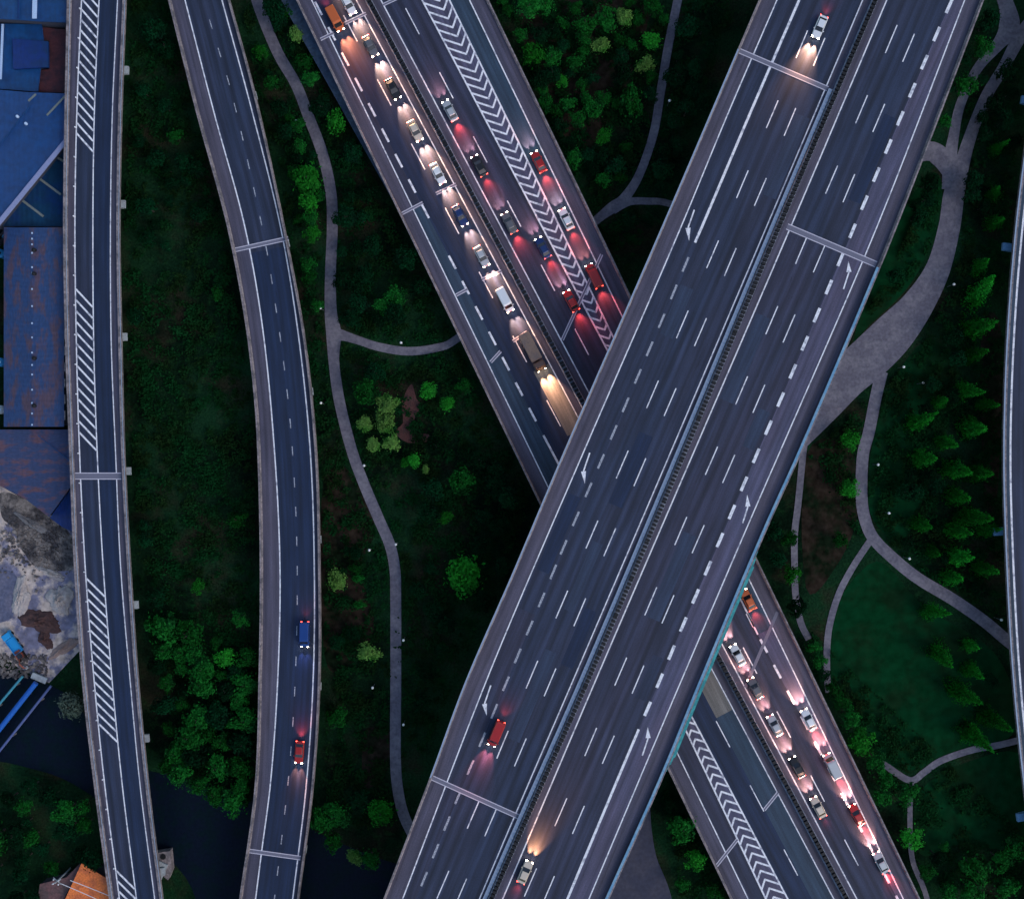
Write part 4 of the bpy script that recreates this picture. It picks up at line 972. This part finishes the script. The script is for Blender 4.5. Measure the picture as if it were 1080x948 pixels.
def tree(x, y, r, kind, label, group=None, cat='tree', name=None):
    rr = random.Random(NT[0]*7+1); rad = r*.228*rr.uniform(.82, 1.25); NT[0] += 1
    if kind == 'conifer': rad *= .74; hc = rad*rr.uniform(3.6, 5.6); zc = hc*.55; tot = hc+.6
    else: zc = min(5.0, rad*1.35+.8)*rr.uniform(.9, 1.15); tot = zc+rad*.5
    p = P(x, y, zc)
    if kind == 'conifer': p = P(x, y, hc*.45)
    t = thing(name or ('conifer_tree' if kind == 'conifer' else 'broadleaf_tree'), label, cat, (p.x, p.y, 0), rr.uniform(0, 6.28), group)
    o = bpy.data.objects.new('trunk', TRUNKS[NT[0] % 3]); COL.objects.link(o); o.parent = t
    if kind == 'conifer': t.rotation_euler = (rr.gauss(0, .07), rr.gauss(0, .07), rr.uniform(0, 6.28))
    k = rad*1.0; o.scale = (k*1.1, k*1.1, tot)
    o = bpy.data.objects.new('crown', CROWNS[kind][NT[0] % 4]); COL.objects.link(o); o.parent = t
    if kind == 'conifer': o.location = (0, 0, .6); o.scale = (rad, rad, hc/3.0)
    else: o.location = (0, 0, zc); o.scale = (rad, rad*rr.uniform(.68, 1.15), rad*rr.uniform(.7, 1.05))
    PLACED.append((x, y, r))
    return t
PLACED = []
# trees one can point at, each with its own words
NAMED = [
 (311.8, 36.7, 11, 'pale', 'yellow green round tree left of the lower highway near the top'),
 (275, 55.7, 9, 'bright', 'bright small tree left of the path near the top of the long path'),
 (355, 128, 11, 'bright', 'fresh green tree wedged between the long path and the lower highway'),
 (324.5, 189, 14, 'bright', 'largest bright round tree left of the long path'),
 (325.7, 215, 12, 'bright', 'bright tree just below the largest round one on the long path'),
 (328, 246, 10, 'bright', 'light green tree left of the long path above the fork'),
 (451, 412, 12, 'bright', 'bright green tree just above right of the red brown earth patch'),
 (471.4, 426, 10, 'bright', 'bright green tree right of the red brown earth patch'),
 (489, 407, 11, 'mid', 'green tree close to the edge of the lower highway right of the earth patch'),
 (408, 427, 12, 'pale', 'pale dotted tree upper left of the red brown earth patch'),
 (405.5, 446.4, 12, 'pale', 'pale dotted tree directly left of the red brown earth patch'),
 (385, 446, 8, 'pale', 'small olive tree nearest the path beside the earth patch'),
 (394, 469, 9, 'pale', 'olive tree lowest left of the earth patch'),
 (413, 467, 10, 'pale', 'olive tree touching the lower left tip of the earth patch'),
 (427, 487.6, 6, 'bright', 'tiny bright shrub below the earth patch'),
 (437, 485.5, 7, 'bright', 'small bright shrub between two others below the earth patch'),
 (448.6, 495, 7, 'pale', 'small yellowish shrub below right of the earth patch'),
 (486.6, 508, 14, 'mid', 'broad green tree in the dark wood beside the lower highway'),
 (470, 546, 11, 'bright', 'loose bright tree with ragged crown in the dark wood'),
 (490, 606, 21, 'bright', 'biggest round bright tree left of the diagonal bridge'),
 (355, 611.7, 13, 'pale', 'yellow green tree right of the second road at mid height'),
 (389, 688, 14, 'pale', 'light green spiky tree left of the lower long path'),
 (356, 757, 11, 'mid', 'dim round tree right of the second road below the spiky one'),
 (229, 309.7, 10, 'mid', 'lone green bush on the lawn between the two left roads'),
 (249.5, 548, 13, 'mid', 'round green tree left of the second road at mid height'),
 (209, 619, 11, 'bright', 'bright small fan shaped tree in the middle of the left lawn'),
 (237, 693, 14, 'bright', 'brightest crown at the top of the left wood'),
 (76, 744, 21, 'willow', 'grey green willow leaning over the canal by the left slip road'),
 (633.7, 48, 11, 'pale', 'pale yellow green tree among the top middle trees'),
 (680.6, 68, 12, 'pale', 'pale tree left of the top middle path'),
 (658, 19, 9, 'pale', 'dull olive tree near the top of the middle plot'),
 (687, 43, 13, 'bright', 'bright tree hugging the left side of the top middle path'),
 (561.5, 58, 11, 'bright', 'bright tree nearest the lower highway at the upper middle'),
 (592, 86, 8, 'bright', 'small bright bush in the upper middle plot'),
 (636, 144, 12, 'bright', 'yellow tipped green tree at the lower end of the upper middle plot'),
 (666, 108, 15, 'mid', 'wide green crown left of the upper middle path'),
 (897, 465, 11, 'bright', 'round bright tree between the wide park road and the side path'),
 (897, 514.5, 12, 'bright', 'round clipped tree touching the left side of the side path'),
 (886, 568.6, 12, 'mid', 'loose green tree above the fork of the side path'),
 (833, 568, 12, 'mid', 'green tree over the narrow path beside the diagonal bridge'),
 (835, 605, 12, 'bright', 'second green tree down on the narrow path near the bridge'),
 (910, 781.5, 12, 'bright', 'bright tree at the edge of the lower highway right of its shoulder'),
 (896, 757, 11, 'mid', 'green tree just above the bright one along the highway edge'),
 (957, 837, 11, 'mid', 'tree standing on the small junction of the lower right paths'),
 (962, 883, 15, 'bright', 'tall bright tree below the lower right path junction'),
 (732.5, 908, 15, 'bright', 'bright ring shaped crown between the bridge and the highway at the bottom'),
 (720, 873, 16, 'mid', 'green tree above the ring shaped crown at the bottom'),
 (401.7, 856, 14, 'bright', 'round green tree beside the foot of the long left path'),
 (374, 903, 12, 'pale', 'pale green shrub on the canal bank at the bottom'),
]
for x, y, r, k, lab in NAMED: tree(x, y, r, k, lab, 'single trees and shrubs around the roads')
CON = [(1035.4, 283, 11), (1038, 313.5, 13), (1033, 346, 14), (1030, 374, 10), (1022, 410, 15), (993, 427, 12), (970, 448, 12), (1028, 450, 15), (998, 465, 12), (972, 484, 13), (1010, 495, 14), (1012.6, 523, 12), (972, 553, 12), (1025, 546, 13), (1013, 589, 15), (985, 581, 10), (985, 647, 10), (995, 690, 15), (1025, 682, 12), (1028, 708, 10), (1016, 732, 14), (1046, 758, 14), (1030, 776, 15), (1053, 157, 9), (1053, 233, 13), (1050, 205, 10), (1008, 560, 11), (1040, 600, 12), (1036, 500, 12), (1040, 425, 12), (1040, 560, 11), (1005, 610, 11)]
for x, y, r in CON: tree(x, y, r, 'conifer', 'feathery green conifer in the rows left of the far right road', 'conifers in rows by the far right road')
GRP = {
 'a': ('leafy tree in the strip between the long left path and the two roads beside it', 'trees along the upper long path', [(319, 66, 11, 'mid'), (327, 84, 10, 'mid'), (301.7, 138, 10, 'dark'), (295, 114, 12, 'dark'), (315.6, 154.5, 9, 'mid'), (324.5, 278, 11, 'mid'), (327, 293, 9, 'mid'), (290, 10, 12, 'dark'), (418, 313.5, 14, 'mid'), (404, 322, 9, 'mid'), (417, 330, 12, 'dark'), (376, 263, 11, 'dark'), (384, 290, 13, 'dark'), (365, 230, 12, 'dark'), (385, 205, 11, 'dark'), (378, 320, 11, 'dark')]),
 'b': ('leafy tree around the lower long path left of the diagonal bridge', 'trees left of the bridge', [(386.5, 414.8, 13, 'mid'), (395, 392, 11, 'dark'), (338, 865, 13, 'mid'), (352, 860, 15, 'mid'), (379, 845, 14, 'dark'), (351, 888, 13, 'mid'), (390, 905.6, 11, 'mid'), (441, 622, 9, 'dark'), (455, 600, 10, 'dark'), (460, 470, 12, 'dark'), (470, 660, 12, 'dark')]),
 'c': ('tree on the dark lawn and wood between the two left roads', 'trees between the left roads', [(142, 334, 10, 'dark'), (162, 33, 12, 'dark'), (175, 51, 11, 'dark'), (185, 144, 10, 'mid'), (165, 167, 10, 'dark'), (192.5, 170, 10, 'dark'), (253, 652, 10, 'mid'), (172, 662, 16, 'mid'), (190, 688, 10, 'mid'), (213, 705, 15, 'mid'), (213, 721, 17, 'mid'), (246, 845, 15, 'mid'), (210, 827, 13, 'mid'), (165, 630, 10, 'dark')]),
 'd': ('leafy tree of the plantation between the lower highway and the top middle path', 'trees of the upper middle plantation', [(550, 37, 9, 'mid'), (582, 61, 10, 'mid'), (607, 9, 9, 'mid'), (617, 25, 12, 'mid'), (637.5, 20, 13, 'mid'), (607, 66, 11, 'mid'), (613.5, 90, 10, 'mid'), (626, 114, 11, 'mid'), (609.7, 126.6, 11, 'mid'), (656.5, 78.5, 12, 'dark'), (575.5, 109, 8, 'mid'), (589, 132, 10, 'dark'), (606, 167, 10, 'mid'), (601, 149, 9, 'dark'), (626, 177, 11, 'dark'), (688, 8, 12, 'mid'), (558, 8, 12, 'mid'), (575, 5, 9, 'mid'), (570, 85, 9, 'dark'), (650, 175, 10, 'dark'), (535, 12, 9, 'mid')]),
 'e': ('dark tree between the top middle path and the diagonal bridge', 'dark trees left of the upper bridge', [(732.5, 73, 13, 'dark'), (742.6, 109, 13, 'dark'), (664, 233, 11, 'dark'), (712, 130, 10, 'dark'), (725, 30, 11, 'dark'), (735, 6, 10, 'dark'), (700, 160, 9, 'dark'), (752, 48, 10, 'dark'), (684, 232, 9, 'dark')]),
 'f': ('leafy tree around the forking park roads at the upper right', 'trees at the upper right', [(1038, 50, 11, 'mid'), (1020, 89, 11, 'mid'), (996, 129, 9, 'mid'), (1044, 22, 11, 'dark'), (1036, 124, 9, 'dark'), (1062, 75, 10, 'dark'), (1050, 110, 10, 'dark'), (1028, 190, 10, 'dark'), (1070, 150, 10, 'dark'), (965, 215, 9, 'dark'), (945, 290, 10, 'dark')]),
 'g': ('tree in the line of shrubs along the right side of the lower highway', 'trees along the lower highway edge', [(878, 726, 11, 'mid'), (924, 804, 12, 'mid'), (931.6, 840, 10, 'mid'), (977, 918, 14, 'mid'), (858, 682, 10, 'mid'), (864, 697, 9, 'mid'), (866, 712, 10, 'dark'), (886, 740, 10, 'mid'), (935, 822, 11, 'mid'), (820, 590, 10, 'dark'), (816, 560, 10, 'dark'), (842, 640, 9, 'dark')]),
 'h': ('leafy tree in the wood at the lower right corner', 'trees at the lower right corner', [(1029, 916, 17, 'mid'), (1056, 908, 14, 'mid'), (1073, 893, 13, 'mid'), (1025, 941, 13, 'mid'), (1061, 936, 14, 'mid'), (996, 893, 7, 'mid'), (1000, 940, 12, 'mid'), (990, 905, 9, 'dark')]),
 'i': ('leafy tree between the bridge foot and the lower highway at the bottom', 'trees below the bridge', [(720, 933, 10, 'mid'), (753, 941, 11, 'mid'), (705, 850, 9, 'dark'), (745, 890, 9, 'dark')]),
}
for k, (lab, grp, lst) in GRP.items():
    for x, y, r, kd in lst: tree(x, y, r, kd, lab, grp)
def inside(x, y, pg):
    c_ = False
    for i in range(len(pg)):
        (x1, y1), (x2, y2) = pg[i], pg[i-1]
        if (y1 > y) != (y2 > y) and x < (x2-x1)*(y-y1)/(y2-y1)+x1: c_ = not c_
    return c_
def fill(pg, n, rr, kinds, label, group, seed):
    r_ = random.Random(seed); k = 0; tries = 0
    xs = [p[0] for p in pg]; ys = [p[1] for p in pg]
    while k < n and tries < 4000:
        tries += 1; x = r_.uniform(min(xs), max(xs)); y = r_.uniform(min(ys), max(ys)); r = r_.uniform(*rr)
        if not inside(x, y, pg) or near_path(x, y, r) or under_road(x, y, r, 6): continue
        if any((x-a)**2+(y-b)**2 < ((r+c)*.68)**2 for a, b, c in PLACED): continue
        tree(x, y, r, r_.choice(kinds), label, group); k += 1
fill([(140, 640), (272, 690), (270, 835), (235, 850), (165, 800), (150, 720)], 34, (9, 17), ['mid', 'mid', 'dark'], GRP['c'][0], GRP['c'][1], 1)
fill([(-20, 822), (90, 838), (105, 905), (60, 915), (-20, 940)], 22, (9, 16), ['mid', 'dark', 'dark'], 'bushy tree in the wood above the orange roofed house', 'trees of the lower left wood', 2)
fill([(135, 10), (170, 10), (230, 240), (235, 300), (135, 240)], 14, (7, 12), ['dark'], GRP['c'][0], GRP['c'][1], 3)
fill([(135, 500), (150, 500), (155, 600), (142, 600)], 3, (7, 9), ['dark'], GRP['c'][0], GRP['c'][1], 4)
fill([(255, 0), (300, 0), (420, 230), (475, 350), (360, 345), (358, 180)], 14, (8, 13), ['dark'], GRP['a'][0], GRP['a'][1], 5)
fill([(440, 500), (500, 450), (555, 545), (440, 840), (435, 700)], 16, (9, 14), ['dark'], GRP['b'][0], GRP['b'][1], 6)
fill([(525, 0), (705, 0), (685, 140), (645, 210), (600, 170)], 30, (6, 10), ['dark', 'mid', 'mid'], GRP['d'][0], GRP['d'][1], 7)
fill([(715, 0), (780, 0), (700, 200), (690, 200)], 10, (8, 13), ['dark'], GRP['e'][0], GRP['e'][1], 8)
fill([(950, 240), (1000, 60), (1078, 60), (1078, 120), (1060, 240)], 12, (7, 12), ['dark'], GRP['f'][0], GRP['f'][1], 9)
fill([(960, 410), (1045, 300), (1048, 780), (990, 670), (940, 590)], 14, (8, 11), ['dark'], 'dark tree among the conifers left of the far right road', 'dark trees among the conifers', 10)
fill([(-20, 925), (60, 930), (40, 960), (-20, 960)], 3, (7, 10), ['dark'], 'bushy tree in the wood above the orange roofed house', 'trees of the lower left wood', 12)

fill([(262, 0), (300, 0), (345, 130), (350, 330), (325, 330), (312, 200)], 14, (6, 10), ['mid', 'dark'], GRP['a'][0], GRP['a'][1], 21)
fill([(345, 500), (385, 560), (395, 760), (345, 820)], 8, (5, 8), ['mid', 'dark'], GRP['b'][0], GRP['b'][1], 22)
# undergrowth: countless low leaves in the dark woods
r_ = np.random.default_rng(4); v = []; zones = [[(140, 0), (175, 0), (240, 260), (268, 450), (272, 690), (150, 640), (130, 300)], [(255, 0), (300, 0), (540, 480), (560, 530), (410, 880), (345, 870), (340, 500)], [(515, 0), (780, 0), (660, 300)], [(840, 470), (950, 260), (1010, 120), (1080, 60), (1060, 300), (1060, 680), (900, 560)], [(150, 640), (275, 690), (265, 850), (200, 830)], [(700, 830), (780, 948), (700, 948)], [(850, 660), (1000, 948), (1080, 948), (1080, 880)]]
pts = []
rp = random.Random(77)
for zn in zones:
    xs = [p[0] for p in zn]; ys = [p[1] for p in zn]; A_ = (max(xs)-min(xs))*(max(ys)-min(ys)); n = int(A_*.35)
    cl = [(rp.uniform(min(xs), max(xs)), rp.uniform(min(ys), max(ys)), rp.uniform(2, 9)) for _ in range(int(A_/110))]
    for cx_, cy_, cr in cl:
        for _ in range(int(cr*cr*1.5)+6):
            x, y = rp.gauss(cx_, cr*.5), rp.gauss(cy_, cr*.5)
            if not inside(x, y, zn) : continue
            if any(abs(x-a) < c+1 and abs(y-b) < c+1 for a, b, c in PATHS): continue
            p = P(x, y, .5); pts.append((p.x, p.y, rp.uniform(.15, 1.4)))
pts = np.array(pts); n = len(pts); nn = r_.normal(0, .5, (n, 3)); nn[:, 2] = 1; nn /= np.linalg.norm(nn, axis=1)[:, None]
u = np.cross(nn, r_.normal(0, 1, (n, 3))); u /= np.linalg.norm(u, axis=1)[:, None]; vv = np.cross(nn, u); s = r_.uniform(.12, .4, (n, 1))
vs = np.stack([pts-u*s, pts-vv*s*.6, pts+u*s, pts+vv*s*.6], 1).reshape(-1, 3)
me = bpy.data.meshes.new('undergrowth'); me.vertices.add(n*4); me.vertices.foreach_set('co', vs.ravel()); me.loops.add(n*4); me.loops.foreach_set('vertex_index', np.arange(n*4)); me.polygons.add(n); me.polygons.foreach_set('loop_start', np.arange(n)*4); me.update(calc_edges=True); me.validate()
me.materials.append(mat('undergrowth_leaves', (.004, .032, .009), .85, .4, .12, (.007, .020, .006), spec=0))
o = bpy.data.objects.new('undergrowth', me); COL.objects.link(o); tag(o, kind='stuff')
print('trees', NT[0], 'undergrowth', n)
